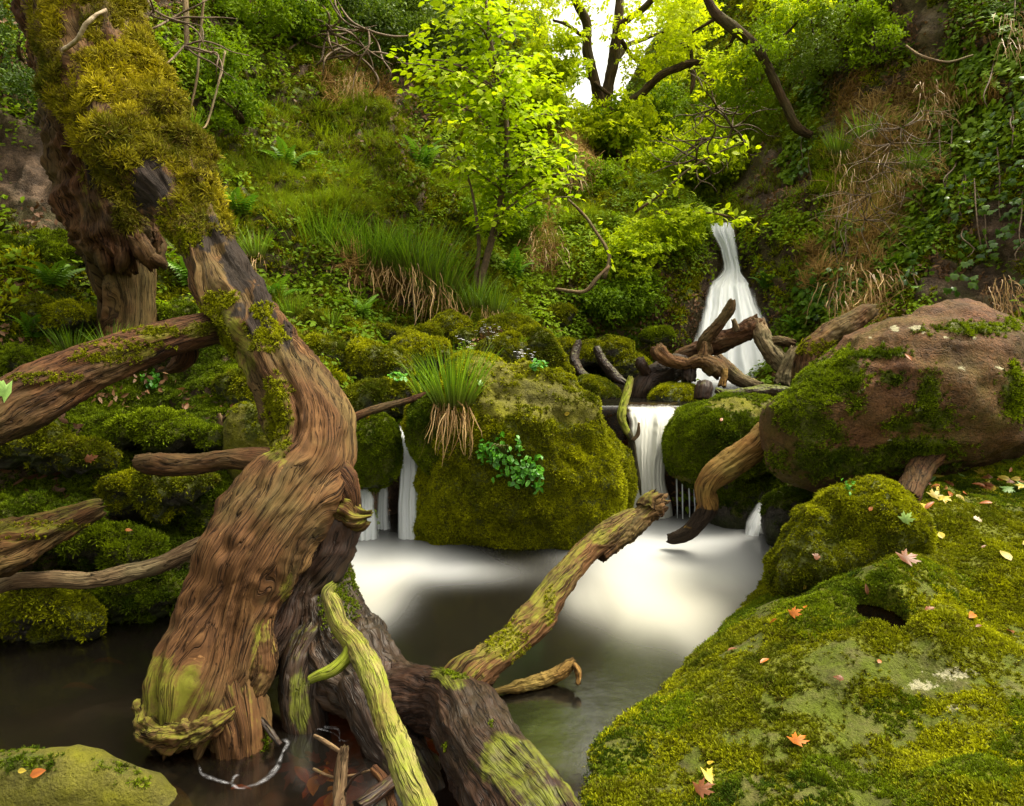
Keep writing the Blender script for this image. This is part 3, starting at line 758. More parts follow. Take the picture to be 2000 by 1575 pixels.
# moss capped rocks along the left bank between trunk and tussock
for i, (cx, cy, rx, ry, Y, lab) in enumerate([
    (640,705,70,40,5.75,"broad moss capped rock immediately right of the trunk's bend"),
    (735,720,55,55,5.6,"tall dark mossy rock left of the hanging grass tussock"),
    (700,790,70,50,5.35,"lowest mossy rock between the trunk and the brown stick"),
    (800,700,80,45,6.0,"broad mossy ledge rock with a bright green top behind the tussock"),
    (770,775,45,35,5.4,"small mossy rock above the brown stick"),
    (610,640,34,26,6.2,"round golden mossy rock beside the trunk's upper edge"),
    (670,645,34,24,6.4,"round golden mossy rock topped with grass"),
    (730,650,40,22,6.7,"low mossy rock under the left end of the hanging grass ledge"),
    (815,660,45,26,6.9,"dark mossy rock under the hanging grass ledge"),
    (875,640,40,30,7.1,"mossy rock below the right end of the hanging grass ledge"),
    (905,665,30,20,6.9,"small mossy rock left of the grey brown stone"),
    (985,690,55,34,6.4,"mossy rock bearing white flowers above the big boulder"),
    (1055,700,60,52,6.6,"blocky mossy rock between the big boulder and the upper pool"),
    (1120,690,40,30,7.6,"mossy rock behind the old roots at the upper pool"),
    (1185,690,50,36,8.0,"mossy rock on the far bank of the upper pool"),
    (1230,720,40,26,7.9,"low mossy rock left of the driftwood tangle"),
    (860,620,34,20,7.6,"small rock half hidden in grass beneath the overhang"),
    (1090,620,40,22,8.3,"small rock in brown leaf litter left of the waterfall"),
    (560,690,50,34,5.6,"rock in shade hidden partly by the trunk"),
    (480,770,60,40,4.9,"mossy rock in the gap left of the trunk")]):
    th = np.linspace(0, 2 * math.pi, 10, endpoint=False)
    rr = 1 + 0.16 * np.sin(th * 2 + i) + 0.10 * np.sin(th * 3 + i * 2.1)
    boulder(np.stack([cx + rx * rr * np.cos(th), cy + ry * rr * np.sin(th)], 1), Y, (rx + ry) / 2 * mpp(Y) * 1.1, lab, "dark_rock", 2.7, 5, 0.13, 1.7, 0.035, 40 + i, (-0.35, 0.15), key="bk%d" % i, cat="rock", name="rock", group="mossy rocks along the left bank", crease=0.05)
# ledges of rock under the moss of the near left bank
for i, (cx, cy, rx, ry, Y, lab) in enumerate([
    (70,880,130,38,3.85,"low mossy ledge under the leaning log at the left edge"),
    (300,850,130,36,4.35,"mossy ledge above the sawn branch stub"),
    (60,1010,120,40,3.6,"mossy ledge behind the split log"),
    (300,960,130,40,4.05,"mossy rock beneath the branch stub of the trunk"),
    (400,1000,70,60,4.1,"bright mossy rock close beside the trunk"),
    (200,1070,120,45,3.6,"mossy ledge between split log and pale branch"),
    (70,1200,120,60,3.3,"dark mossy rock under the pale branch at the left edge"),
    (260,1170,110,45,3.55,"shaded mossy rock at the waterline below the pale branch"),
    (60,720,90,26,4.5,"low mossy ledge above the leaning log"),
    (100,620,100,24,4.95,"mossy mound left of the rotten snag's foot"),
    (70,510,110,50,5.5,"large mossy mound left of the rotten snag"),
    (330,620,50,30,5.3,"bright mossy mound between snag and trunk")]):
    th = np.linspace(0, 2 * math.pi, 10, endpoint=False)
    rr = 1 + 0.2 * np.sin(th * 2 + i * 1.3) + 0.16 * np.sin(th * 3 + i) + .08 * np.sin(th * 5 + 2 * i)
    boulder(np.stack([cx + rx * rr * np.cos(th), cy + ry * rr * np.sin(th)], 1), Y, rx * mpp(Y) * 0.8, lab, "dark_rock", 2.2, 5, 0.24, 2.0, 0.06, 80 + i, (-0.5, 0.0), key="lb%d" % i, cat="rock", name="rock", group="mossy ledges of the near left bank", crease=0.05)

# ------------------------------------------------------------------ near right bank: broad mossy slab with a pothole
sc = []
for (x, y, Y) in [(2000,960,3.75),(1850,965,3.65),(1750,1010,3.45),(2000,1100,2.95),(2000,1300,2.25),(2000,1575,1.62),(1500,1575,1.85),(1300,1575,1.98),(1700,1220,2.7),(1600,1330,2.5),(1400,1400,2.42),(1560,1160,3.3),(1450,1260,3.0),(1850,1200,2.65),(1700,1450,2.1),(1250,1480,2.32),(2300,1100,2.7),(2300,1400,1.9),(1700,1700,1.6)]:
    sc.append(P(x, y, Y))
for (x, y) in [(1130,1580),(1172,1462),(1215,1420),(1350,1295),(1425,1225),(1500,1130)]:
    g = G(x, y); sc.append(g); sc.append(g + np.array([-0.22, 0.08, -0.20])); sc.append(g + np.array([-0.6, 0.2, -0.34]))
sc += [np.array([0.15, 1.0, -0.05]), np.array([-.3, 1.0, -.34]), np.array([1.9, 4.6, 0.0]), np.array([1.5, 4.9, -.3]), np.array([3.0, 4.6, 0.75]), np.array([4.2, 3.6, 1.05]), np.array([4.2, 2, 0.9]), np.array([2.5, 1.0, .55]), np.array([1.0, 0.9, .22])]
sc = np.array(sc)
zs = tps(sc[:, :2], sc[:, 2], 1e-3)
pot = P(1738, 1203, 2.66)[:2]
def dense(a, b, n, c, w, k):
    q = np.linspace(a, b, 4000); dn = 1 + k * np.exp(-((q - c) / w) ** 2); cu = np.cumsum(dn)
    return np.interp(np.linspace(cu[0], cu[-1], n), cu, q)
sx, sy = dense(-0.35, 4.2, 330, pot[0], .14, 3), dense(0.75, 4.75, 300, pot[1] + .05, .2, 3)
SV = np.stack(np.meshgrid(sx, sy, indexing="ij"), -1).reshape(-1, 2)
z = zs(SV)
Q = np.concatenate([SV, np.zeros((len(SV), 1))], 1)
edge_ = sstep(-.02, .22, z)
z += (0.015 + edge_ * 0.075) * fbm(Q, 1.9, 3, 201) + edge_ * .05 * (ridged(Q, 1.5, 2, 206) - .6) + 0.022 * (edge_ * .8 + .2) * fbm(Q, 6, 3, 203) + 0.012 * (ridged(Q, 4, 3, 205) - .5) + .02 * (1 - edge_) * (z > -.1)
pd = np.hypot((SV[:, 0] - pot[0]) / 0.098, (SV[:, 1] - pot[1] - 0.06) / 0.15) + 0.10 * fbm(Q, 9, 2, 221)
z -= 0.20 * sstep(1.06, 0.86, pd) + 0.015 * sstep(2.0, 1.0, pd)
z += (0.085 * np.exp(-(((SV[:, 0] - pot[0]) / .26) ** 2 + ((SV[:, 1] - pot[1] - .33) / .14) ** 2)) + .03 * np.exp(-(((SV[:, 0] - pot[0] + .2) / .1) ** 2 + ((SV[:, 1] - pot[1] - .1) / .2) ** 2))) * sstep(.95, 1.15, pd)
z = np.maximum(z, -0.34)
SV = np.concatenate([SV, z[:, None]], 1)
SF = grid_faces(330, 300)
if vnormals(SV, SF)[:, 2].mean() < 0: SF = SF[:, ::-1]
SN = vnormals(SV, SF)
bare = ellipses(SV, [(1660,1300,150,36),(1770,1300,90,40),(1560,1375,90,26),(1470,1440,90,18),(1640,1390,40,22),(1800,1260,50,22),(1850,1330,60,24),(1560,1480,60,12),(1350,1480,26,26),(1300,1545,60,10),(1640,1265,60,20),(1580,1545,60,22)], 0.5, 207, 6, 0.6)
bare = np.maximum(bare * sstep(.9, 1.3, pd + .9 * (SV[:, 1] < pot[1])), sstep(1.0, .9, pd))
sm = np.clip((1 - bare) * sstep(-0.03, 0.03, z), 0, 1)
sm *= sstep(-0.7, -0.35, fbm(SV, 5, 4, 209))
sm = np.maximum(sm, .045 * sstep(1.0, 1.1, pd) * sstep(-.1, .3, fbm(SV, 9, 3, 215)))
li = .86 * ellipses(SV, [(1862,1316,46,13),(1805,1342,30,8),(1858,1380,22,9)], 0.6, 211, 16, 0.5) 
slab = obj("rock", SV, SF, M["slab_rock"], origin=P(1600, 1400, 2.3), attrs={"moss": sm, "algae": np.clip(.95 + .5 * fbm(SV, 3, 3, 213), 0, 1) * sstep(.9, 1.1, pd), "lichen": li})
tag(slab, "broad sloping moss covered rock slab filling the near right corner, with a water filled pothole", "rock")
SURF["slab"] = (SV, tris(SF), SN, {"moss": sm, "obj": slab})
th = np.linspace(0, 2 * math.pi, 28, endpoint=False)
zb = float(np.median(z[(pd > 1.05) & (pd < 1.3) & (SV[:, 1] < pot[1])])) - 0.035
pv = np.concatenate([[[pot[0], pot[1] + .06, zb]], np.stack([pot[0] + 0.115 * np.cos(th), pot[1] + .06 + 0.17 * np.sin(th), np.full(28, zb)], 1)])
pf = np.array([[0, 1 + i, 1 + (i + 1) % 28] for i in range(28)])
tag(obj("pothole_water", pv, pf, M["pool"], attrs={"foam": np.zeros(29), "murk": np.full(29, .1), "cream": np.zeros(29)}), kind="structure")
# ------------------------------------------------------------------ dead wood: limbs swept along hand-placed joints
def limb(ctrl, na=48, step=None, groove=0.06, gfreq=3.0, lob=0.14, twist=0.0, seed=1, cap=(0.5, 0.5), knots=(), flat=None, bumps=0.0, glen=0.18, flute=0.10):
    """ctrl rows: px, py, Y, radius in photo pixels. Returns V, F, grain, normals and (angle, run) fields"""
    C = np.array([r[:4] for r in ctrl], float)
    Wp = P(C[:, 0], C[:, 1], C[:, 2])
    rad = C[:, 3] * mpp(C[:, 2])
    X = np.concatenate([Wp, rad[:, None]], 1)
    L = np.linalg.norm(np.diff(Wp, axis=0), axis=1).sum()
    step = step or max(rad.mean() * 0.12, 0.004)
    n = int(np.clip(L / step, 8, 420))
    K = catmull(X, n * 6)
    sl = np.concatenate([[0], np.cumsum(np.linalg.norm(np.diff(K[:, :3], axis=0), axis=1))])
    ss = np.linspace(0, sl[-1], n)
    K = np.stack([np.interp(ss, sl, K[:, k]) for k in range(4)], 1)
    p, r = K[:, :3], np.maximum(K[:, 3], 0.0015)
    tg = np.gradient(p, axis=0); tg /= np.linalg.norm(tg, axis=1, keepdims=True) + 1e-9
    a = np.array([0, 0, 1.0]) if abs(tg[0, 2]) < 0.9 else np.array([1.0, 0, 0])
    u = np.cross(tg[0], a); u /= np.linalg.norm(u)
    Us = [u]
    for k in range(1, n):
        u = Us[-1] - tg[k] * (Us[-1] @ tg[k]); u /= np.linalg.norm(u)
        Us.append(u)
    Us = np.array(Us); Vs = np.cross(tg, Us)
    th = np.linspace(0, 2 * math.pi, na, endpoint=False)
    TH = th[None] + twist * ss[:, None]
    ct, st = np.cos(TH), np.sin(TH)
    rm = r.mean()
    TG = th[None] * np.ones((n, 1))
    for (s0, a0, amp, w) in knots:            # the grain bends round every knot
        da = (TG - a0 + math.pi) % (2 * math.pi) - math.pi
        rr_ = np.hypot((ss[:, None] / ss[-1] - s0) * ss[-1] / rm * .55, da) / (w * 2.1)
        TG = TG - .85 * da * np.exp(-rr_ ** 2)
    TG = TG + .16 * fbm(np.stack([np.cos(th)[None] * np.ones((n, 1)), np.sin(th)[None] * np.ones((n, 1)), ss[:, None] / rm * np.ones((1, na)) * .5], -1), 1.1, 3, seed + 12)
    gr = np.stack([np.cos(TG) * rm, np.sin(TG) * rm, np.repeat(ss[:, None], na, 1)], -1) + seed * 3.17
    q = gr / rm
    low = fbm(q * np.array([.8, .8, .35]), 0.9, 3, seed)
    wav = gr.copy()
    wav[..., :2] += 0.35 * rm * fbm(q * np.array([.6, .6, .5]), 1.0, 2, seed + 2)[..., None]
    qq = wav / rm * np.array([gfreq, gfreq, gfreq * glen])
    g1 = ridged(qq, 1.0, 4, seed + 4, 0.6)
    R = r[:, None] * (1 + lob * low + groove * (g1 - 0.6) * 1.6 + bumps * fbm(q, 2.5, 3, seed + 6) + flute * (ridged(wav / rm * np.array([1.25, 1.25, .16]), 1.0, 2, seed + 8) - .55))
    for (s0, a0, amp, w) in knots:            # knot: run fraction, angle, height, width
        da = (TH - a0 + math.pi) % (2 * math.pi) - math.pi
        dd = np.hypot((ss[:, None] / ss[-1] - s0) * ss[-1] / rm, da) / w
        R += r[:, None] * amp * (np.exp(-dd ** 2) - (0.9 * np.exp(-(dd / 0.42) ** 2) if amp > 0 else 0))
    dirs = Us[:, None] * ct[..., None] + Vs[:, None] * st[..., None]
    V = p[:, None] + dirs * R[..., None]
    jag = [fbm(np.stack([np.cos(th), np.sin(th), np.full(na, e * 3.0)], 1), 2.6, 4, seed + 20 + e) for e in (0, 1)]
    m = max(3, int(0.8 * rm / (ss[1] + 1e-9)))
    for e, k0, sg in ((0, 0, -1), (1, n - 1, 1)):
        if cap[e] <= 0: continue
        for k in range(min(m, n // 3)):
            kk = k0 + (k if e == 0 else -k)
            V[kk] += (tg[k0] * sg)[None] * (jag[e] * cap[e] * r[k0] * (1 - k / m) ** 1.3)[:, None]
    rings, grs = [V], [gr]
    def cap_rings(e, k0, sg):
        out, og = [], []
        c0 = p[k0]
        for f, dz in ((0.86, 0.03), (0.6, -0.12), (0.3, -0.2), (0.04, -0.16)):
            nz = fbm(np.stack([np.cos(th) * f, np.sin(th) * f, np.full(na, 9.0 + e)], 1), 3.0, 3, seed + 30)
            ring = c0 + (V[k0] - c0) * f + (tg[k0] * sg)[None] * ((dz * min(1, cap[e] * 2) + 0.25 * cap[e] * nz) * r[k0])[:, None]
            out.append(ring); og.append(gr[k0] * np.array([f, f, 1]))
        return out, og
    a0, ag0 = cap_rings(0, 0, -1); a1, ag1 = cap_rings(1, n - 1, 1)
    allr = np.concatenate([np.array(a0[::-1]), V, np.array(a1)])
    allg = np.concatenate([np.array(ag0[::-1]), gr, np.array(ag1)])
    F = grid_faces(len(allr), na, True)
    Vf = allr.reshape(-1, 3)
    N = vnormals(Vf, F)
    ctr = np.repeat(np.concatenate([np.repeat(p[:1], 4, 0), p, np.repeat(p[-1:], 4, 0)]), na, 0)
    if ((Vf - ctr) * N).sum() < 0:
        F = F[:, ::-1]; N = -N
    run = np.repeat(np.concatenate([np.zeros(4), ss / ss[-1], np.ones(4)]), na)
    return Vf, F, allg.reshape(-1, 3), N, run
def wood_obj(name, ctrl, mat, parent=None, label=None, cat=None, group=None, algae=0.15, up_algae=0.35, char=(), algae_at=(), key=None, **kw):
    V, F, g, N, run = limb(ctrl, **kw)
    al = np.clip(algae + up_algae * sstep(0.1, 0.9, N[:, 2]), 0, 1)
    if algae_at: al = np.maximum(al, 0.78 * ellipses(V, algae_at, 0.4, 3, 6, .4))
    ch = ellipses(V, char, 0.4, 4, 6, .4) if char else np.zeros(len(V))
    o = obj(name, V, F, M[mat], parent=parent, origin=None if parent is not None else V[np.argmin(V[:, 2])], attrs={"grain": g, "algae": al, "char": ch})
    if parent is None: tag(o, label, cat, group)
    if key: SURF[key] = (V, tris(F), N, {"obj": o, "run": run})
    return o

# the great dead trunk leaning across the left half
tr = tag(empty("fallen_tree", G(460, 1520)), "massive barkless dead trunk curving down from upper left into the pool", "dead tree")
wood_obj("trunk", [(150,-120,4.95,94),(172,40,4.7,92),(222,180,4.35,92),(296,310,4.05,84),(356,400,3.85,58),(396,470,3.74,50),(440,560,3.6,62),(500,650,3.42,67),(562,740,3.25,74),(606,825,3.1,73),(608,900,2.98,76),(562,975,2.86,92),(508,1060,2.76,100),(456,1165,2.66,92),(420,1270,2.56,94),(392,1350,2.49,102),(368,1422,2.44,82)],
    "trunk_wood", tr, key="trunk", na=150, step=0.0105, groove=0.10, gfreq=3.4, glen=0.12, lob=0.16, twist=0.35, seed=3, cap=(0.0, 0.8), bumps=0.07, flute=.28, algae=0.0, up_algae=0.05,
    knots=[(0.70, 2.6, 0.30, 0.38), (0.735, 0.6, 0.22, 0.30), (0.62, 4.3, .25, .3), (0.83, 2.2, .22, .35), (0.92, 1.2, 0.28, 0.4), (0.88, 5.2, 0.25, 0.4), (0.955, 3.2, -.3, .3), (.70, 1.2, -.25, .3), (.80, 3.4, -.22, .25), (.9, 2.4, -.3, .22), (.86, 1.6, .25, .3)],
    char=[(470,530,30,80),(510,600,24,60),(400,450,40,30),(300,370,40,70),(560,660,12,30)],
    algae_at=[(330,1370,90,70),(300,1330,50,70),(430,620,34,60),(470,700,30,60),(540,840,30,80),(510,1300,26,120),(560,1010+180,20,60),(400,1420,90,40),(500,1380,40,50)])
wood_obj("branch_stub", [(560,935,2.90,50),(525,905,2.93,30),(488,898,2.95,22),(440,899,2.98,20),(385,907,3.02,20),(330,908,3.05,23),(296,906,3.08,21),(272,905,3.1,17)], "red_wood", tr, na=56, groove=0.07, seed=5, cap=(0, .25), algae=0.0, up_algae=0.15, knots=[(0.8, 1, .2, .4)], key="stub")
wood_obj("root_stub", [(440,1330,2.50,70),(462,1400,2.44,64),(472,1460,2.41,62),(470,1520,2.40,64),(465,1590,2.40,66)], "trunk_wood", tr, na=90, groove=0.10, gfreq=5, seed=7, cap=(0, 0), algae=0.25, up_algae=.3, lob=0.12, key="rootstub")
wood_obj("root_stub", [(610,930,3.05,60),(640,1000,2.98,66),(620,1080,2.92,66),(570,1160,2.85,62),(520,1260,2.74,60),(480,1330,2.68,40)], "wet_wood", tr, na=80, groove=0.10, gfreq=4, seed=8, cap=(0, 0), algae=0.1, up_algae=.25, lob=.15)
wood_obj("root_knob", [(640,980,2.95,44),(670,1000,2.93,40),(696,1012,2.92,30),(716,1010,2.92,15)], "trunk_wood", tr, na=60, groove=0.16, gfreq=4, seed=9, cap=(0, 1.2), algae=0.45, up_algae=.5, lob=.3, bumps=.2)
wood_obj("root_knob", [(640,920,2.92,40),(670,950,2.90,30),(684,985,2.9,18),(676,1010,2.9,8)], "red_wood", tr, na=48, groove=0.12, gfreq=4, seed=10, cap=(0, .6), algae=0.2, lob=.25)
# folds of wood at the broken foot
wood_obj("wood_fold", [(300,1372,2.42,34),(304,1412,2.37,34),(340,1436,2.33,32),(392,1424,2.33,28),(432,1402,2.35,20),(462,1380,2.38,8)], "trunk_wood", tr, na=64, groove=0.16, gfreq=3, seed=11, cap=(.3, 1.2), algae=0.45, up_algae=.3, lob=.34, bumps=.28, flute=.25)
wood_obj("wood_fold", [(310,1440,2.40,28),(350,1468,2.40,30),(398,1476,2.41,26),(430,1470,2.42,14)], "red_wood", tr, na=56, groove=0.2, gfreq=3, seed=12, cap=(.3, .6), algae=0.25, up_algae=.3, lob=.3, bumps=.2)
wood_obj("wood_fold", [(566,1080,2.74,16),(540,1150,2.66,22),(516,1215,2.58,24),(516,1290,2.51,26),(496,1350,2.47,24),(470,1395,2.45,14)], "trunk_wood", tr, na=48, groove=0.13, gfreq=4, seed=13, cap=(.1, .6), algae=0.3, up_algae=.2, lob=.2)
wood_obj("wood_fold", [(545,930,2.86,16),(515,985,2.80,18),(480,1010,2.79,16),(458,1022,2.79,9)], "red_wood", tr, na=40, groove=0.13, gfreq=4, seed=14, cap=(.3, .6), algae=0.1, lob=.2)

sg = tag(empty("rotten_snag", P(245, 660, 5.1)), "rotten broken snag with crumbling red brown wood standing behind the dead trunk", "dead tree")
wood_obj("trunk", [(80,-140,5.1,66),(112,0,5.05,66),(136,130,5.0,62),(168,270,5.0,64),(200,370,5.0,72),(232,450,5.02,72),(246,500,5.04,66),(250,512,5.05,58)], "red_wood", sg, na=110, step=0.016, groove=0.2, gfreq=3.0, glen=0.3, lob=0.26, seed=21, cap=(0, 1.1), bumps=0.14, algae=0.0, up_algae=.3, algae_at=[(225,330,60,80),(150,60,60,90)], char=[(180,330,18,40),(215,300,24,16)], key="snag")
wood_obj("trunk_base", [(246,500,5.06,46),(246,530,5.07,50),(247,580,5.08,50),(248,640,5.09,54),(246,690,5.1,62)], "trunk_wood", sg, na=90, step=0.012, groove=0.06, gfreq=3.5, lob=0.1, seed=22, cap=(0.2, 0), algae=0.05, knots=[(.35, .1, .25, .3), (.6, .2, .22, .3), (.8, .1, .2, .3)], key="snagbase")
for i, (x0, y0, x1, y1, rr) in enumerate([(200,480,210,535,16),(270,470,300,525,18),(290,500,322,520,10),(190,420,186,470,14),(240,490,235,530,14)]):
    wood_obj("bark_shard", [(x0, y0, 4.80, rr), ((x0 + x1) / 2, (y0 + y1) / 2, 4.79, rr * 1.1), (x1, y1, 4.82, rr * 0.5)], "red_wood", sg, na=24, groove=0.2, seed=25 + i, cap=(.8, 1.2), lob=.3, algae=0)

wood_obj("fallen_log", [(-170,880,2.55,62),(-60,830,2.72,62),(60,772,2.9,60),(160,722,3.05,56),(260,686,3.2,44),(340,660,3.32,36),(400,645,3.42,34),(432,641,3.5,30)], "red_wood", None, "thick red brown log with mossy back leaning from the left edge onto the dead trunk", "log", na=110, step=0.011, groove=0.10, gfreq=3.5, glen=.12, lob=0.12, seed=31, cap=(0, .5), algae=0.0, up_algae=.3, algae_at=[(330,650,70,14),(240,690,60,12),(400,640,30,10)], key="leanlog")
wood_obj("fallen_log", [(360,668,3.5,16),(365,690,3.52,22),(350,712,3.55,16),(330,722,3.56,8)], "red_wood", None, "short splintered snag end tucked under the leaning log", "log", na=30, groove=0.14, seed=32, cap=(.5, 1), algae=.2)
wood_obj("split_log", [(-150,1120,2.72,64),(-60,1095,2.85,60),(20,1070,2.98,54),(90,1040,3.12,40),(150,1012,3.22,26),(188,996,3.28,20),(200,992,3.3,14)], "trunk_wood", None, "split weathered log with pointed end and green edge at the left edge", "log", na=90, step=0.010, groove=0.17, gfreq=3.2, glen=.06, lob=0.22, seed=33, cap=(0, .6), algae=0.2, up_algae=.4, algae_at=[(80,1030,110,14)], key="splitlog")
wood_obj("dead_branch", [(-40,1160,3.02,14),(30,1136,3.1,17),(100,1132,3.15,18),(180,1134,3.2,17),(250,1120,3.25,18),(310,1105,3.3,18),(350,1085,3.34,18),(392,1066,3.4,17),(440,1050,3.45,16)], "pale_bark", None, "pale blotched branch reaching from the split log behind the dead trunk", "branch", na=40, groove=0.06, seed=34, cap=(.2, .2), algae=0.05, up_algae=.1, lob=.12)

rt = tag(empty("sunken_root", G(850, 1500)), "dark wet root mass with forked limbs rising out of the pool", "dead tree")
wood_obj("root_body", [(630,1080,3.05,46),(634,1150,2.95,58),(650,1230,2.80,78),(690,1300,2.66,88),(760,1352,2.52,68),(830,1366,2.42,62),(888,1378,2.30,66),(922,1424,2.16,82),(962,1500,1.98,98),(1030,1600,1.80,112),(1100,1720,1.62,118)], "wet_wood", rt, na=130, step=0.010, groove=0.10, gfreq=3.0, glen=.15, lob=0.14, seed=41, cap=(0, 0), bumps=0.05, algae=0.0, up_algae=.08, algae_at=[(1010,1500,80,50),(1080,1560,60,40),(880,1320,30,22)], knots=[(0.52, 1.6, .25, .35), (.45, 2.2, .2, .3)], key="rootbody")
wood_obj("root_fork", [(660,1200,2.84,60),(600,1290,2.66,50),(590,1360,2.58,44),(598,1420,2.54,40),(610,1480,2.52,40)], "wet_wood", rt, na=80, groove=0.12, gfreq=3.5, seed=42, cap=(0, 0), algae=0.1, algae_at=[(585,1380,18,60)], lob=.18)
wood_obj("root_fork", [(720,1330,2.56,70),(740,1400,2.46,62),(770,1470,2.36,60),(830,1560,2.2,66),(860,1650,2.1,70)], "wet_wood", rt, na=80, groove=0.12, gfreq=3.5, seed=43, cap=(0, 0), algae=0.0, lob=.2, bumps=.06)
wood_obj("broken_limb", [(890,1370,2.34,54),(928,1312,2.40,44),(985,1268,2.50,37),(1040,1212,2.62,36),(1086,1152,2.74,31),(1130,1096,2.86,27),(1178,1050,2.98,25),(1226,1014,3.08,20),(1248,998,3.12,8)], "trunk_wood", rt, na=110, step=0.008, groove=0.17, gfreq=2.8, glen=.06, lob=0.14, twist=0.9, seed=44, cap=(0, 1.6), algae=0.22, up_algae=.45, algae_at=[(980,1250,60,40),(1060,1180,24,50),(1180,1050,40,14)], key="limb")
wood_obj("broken_limb", [(1170,1085,2.94,18),(1215,1045,3.03,20),(1252,1010,3.10,20),(1276,988,3.14,24),(1296,982,3.17,16)], "trunk_wood", rt, na=60, groove=0.17, gfreq=2.8, glen=.08, seed=45, cap=(0, 1.0), algae=0.12, lob=.2, bumps=.1)
wood_obj("broken_limb", [(1262,990,3.11,18),(1268,974,3.12,16),(1280,966,3.13,12)], "red_wood", rt, na=40, groove=0.2, seed=46, cap=(.3, 1.0), lob=.3, algae=.3, bumps=.15)
wood_obj("twig", [(1205,1056,3.02,4),(1203,1068,3.01,4),(1208,1076,3.01,2)], "wet_wood", rt, na=10, seed=47, groove=.1)
wood_obj("twig", [(1198,1058,3.02,4),(1196,1070,3.01,3)], "wet_wood", rt, na=10, seed=48, groove=.1)

gb = tag(empty("mossy_branch", P(850, 1600, 1.6)), "lime green algae covered branch standing in front of the dark root", "branch")
wood_obj("branch", [(652,1142,2.25,7),(640,1158,2.24,14),(650,1185,2.22,18),(664,1222,2.18,19),(698,1266,2.12,26),(724,1312,2.04,27),(743,1370,1.95,26),(768,1440,1.84,29),(794,1510,1.74,31),(822,1575,1.66,33),(856,1650,1.57,35)], "green_bark", gb, na=80, step=0.006, groove=0.05, gfreq=3, lob=0.10, seed=51, cap=(.9, 0), algae=0.55, up_algae=.1, bumps=0.04, knots=[(.35, 1, .2, .3), (.55, 2.5, .15, .3)], key="greenbranch")
wood_obj("side_branch", [(690,1262,2.12,18),(672,1288,2.10,14),(650,1308,2.08,13),(625,1318,2.07,11),(606,1328,2.07,9)], "green_bark", gb, na=40, groove=0.06, seed=52, cap=(0, .4), algae=0.9, up_algae=.2)

# branches and sticks around the falls
wood_obj("dead_branch", [(1500,840,4.45,24),(1470,872,4.42,28),(1430,902,4.42,28),(1392,932,4.42,26),(1378,958,4.43,22),(1385,985,4.45,23),(1372,1010,4.48,20),(1345,1040,4.52,18),(1318,1052,4.55,14),(1304,1052,4.57,9)], "tan_wood", None, "tan bent branch dipping a dark wet end into the white pool", "branch", na=60, step=.008, groove=0.09, gfreq=3, glen=.12, lob=0.14, seed=61, cap=(0, .5), algae=0.0, up_algae=0.05, char=[(1370,1010,45,26),(1330,1050,40,22)], key="tanbranch")
gs = tag(empty("green_stick", P(1225, 760, 5.2)), "thin lime green stick hanging beside the creamy fall", "stick")
wood_obj("stick", [(1232,738,5.35,6),(1226,762,5.3,8),(1217,795,5.22,9),(1213,815,5.18,9),(1222,838,5.15,7),(1234,862,5.12,6),(1241,900,5.1,5),(1247,935,5.08,4),(1252,968,5.06,2)], "green_bark", gs, na=24, groove=0.05, seed=63, cap=(.5, .2), algae=.7, char=[(1244,910,20,70)])
wood_obj("twig", [(1236,860,5.1,4),(1246,848,5.08,4),(1248,826,5.05,2)], "twig", gs, na=10, seed=64, groove=.05)
wood_obj("dead_branch", [(672,832,4.5,9),(700,812,4.55,9),(745,796,4.65,8),(790,785,4.75,7),(835,770,4.85,6)], "red_wood", None, "reddish brown stick propped between the trunk and the hanging tussock", "stick", na=24, groove=0.05, seed=65, cap=(.2, .2), algae=0.0, up_algae=.05)
wood_obj("log_end", [(1830,880,3.9,22),(1800,915,3.75,24),(1785,940,3.62,24),(1776,965,3.5,23),(1772,975,3.46,19)], "red_wood", None, "short red brown log end poking out beneath the brown boulder", "log", na=56, groove=0.08, gfreq=4, seed=66, cap=(0, .35), algae=0.0, up_algae=.05)
wood_obj("sunken_branch", [(965,1352,2.72,7),(1010,1342,2.76,13),(1055,1332,2.80,15),(1090,1315,2.82,14),(1112,1300,2.84,13),(1120,1292,2.85,8)], "fall_wood" if "fall_wood" in M else "tan_wood", None, "orange brown piece of branch afloat in the dark pool", "branch", na=36, groove=0.2, gfreq=3, seed=67, cap=(.8, 1.0), algae=0.0, up_algae=0.0, lob=.3)
wood_obj("sunken_branch", [(1122,1298,2.82,6),(1130,1315,2.79,7),(1128,1338,2.76,5)], "tan_wood", None, "small orange splinter beside the branch afloat in the dark pool", "branch", na=20, groove=0.2, seed=68, cap=(.5, .5), algae=0, up_algae=0, lob=.3)

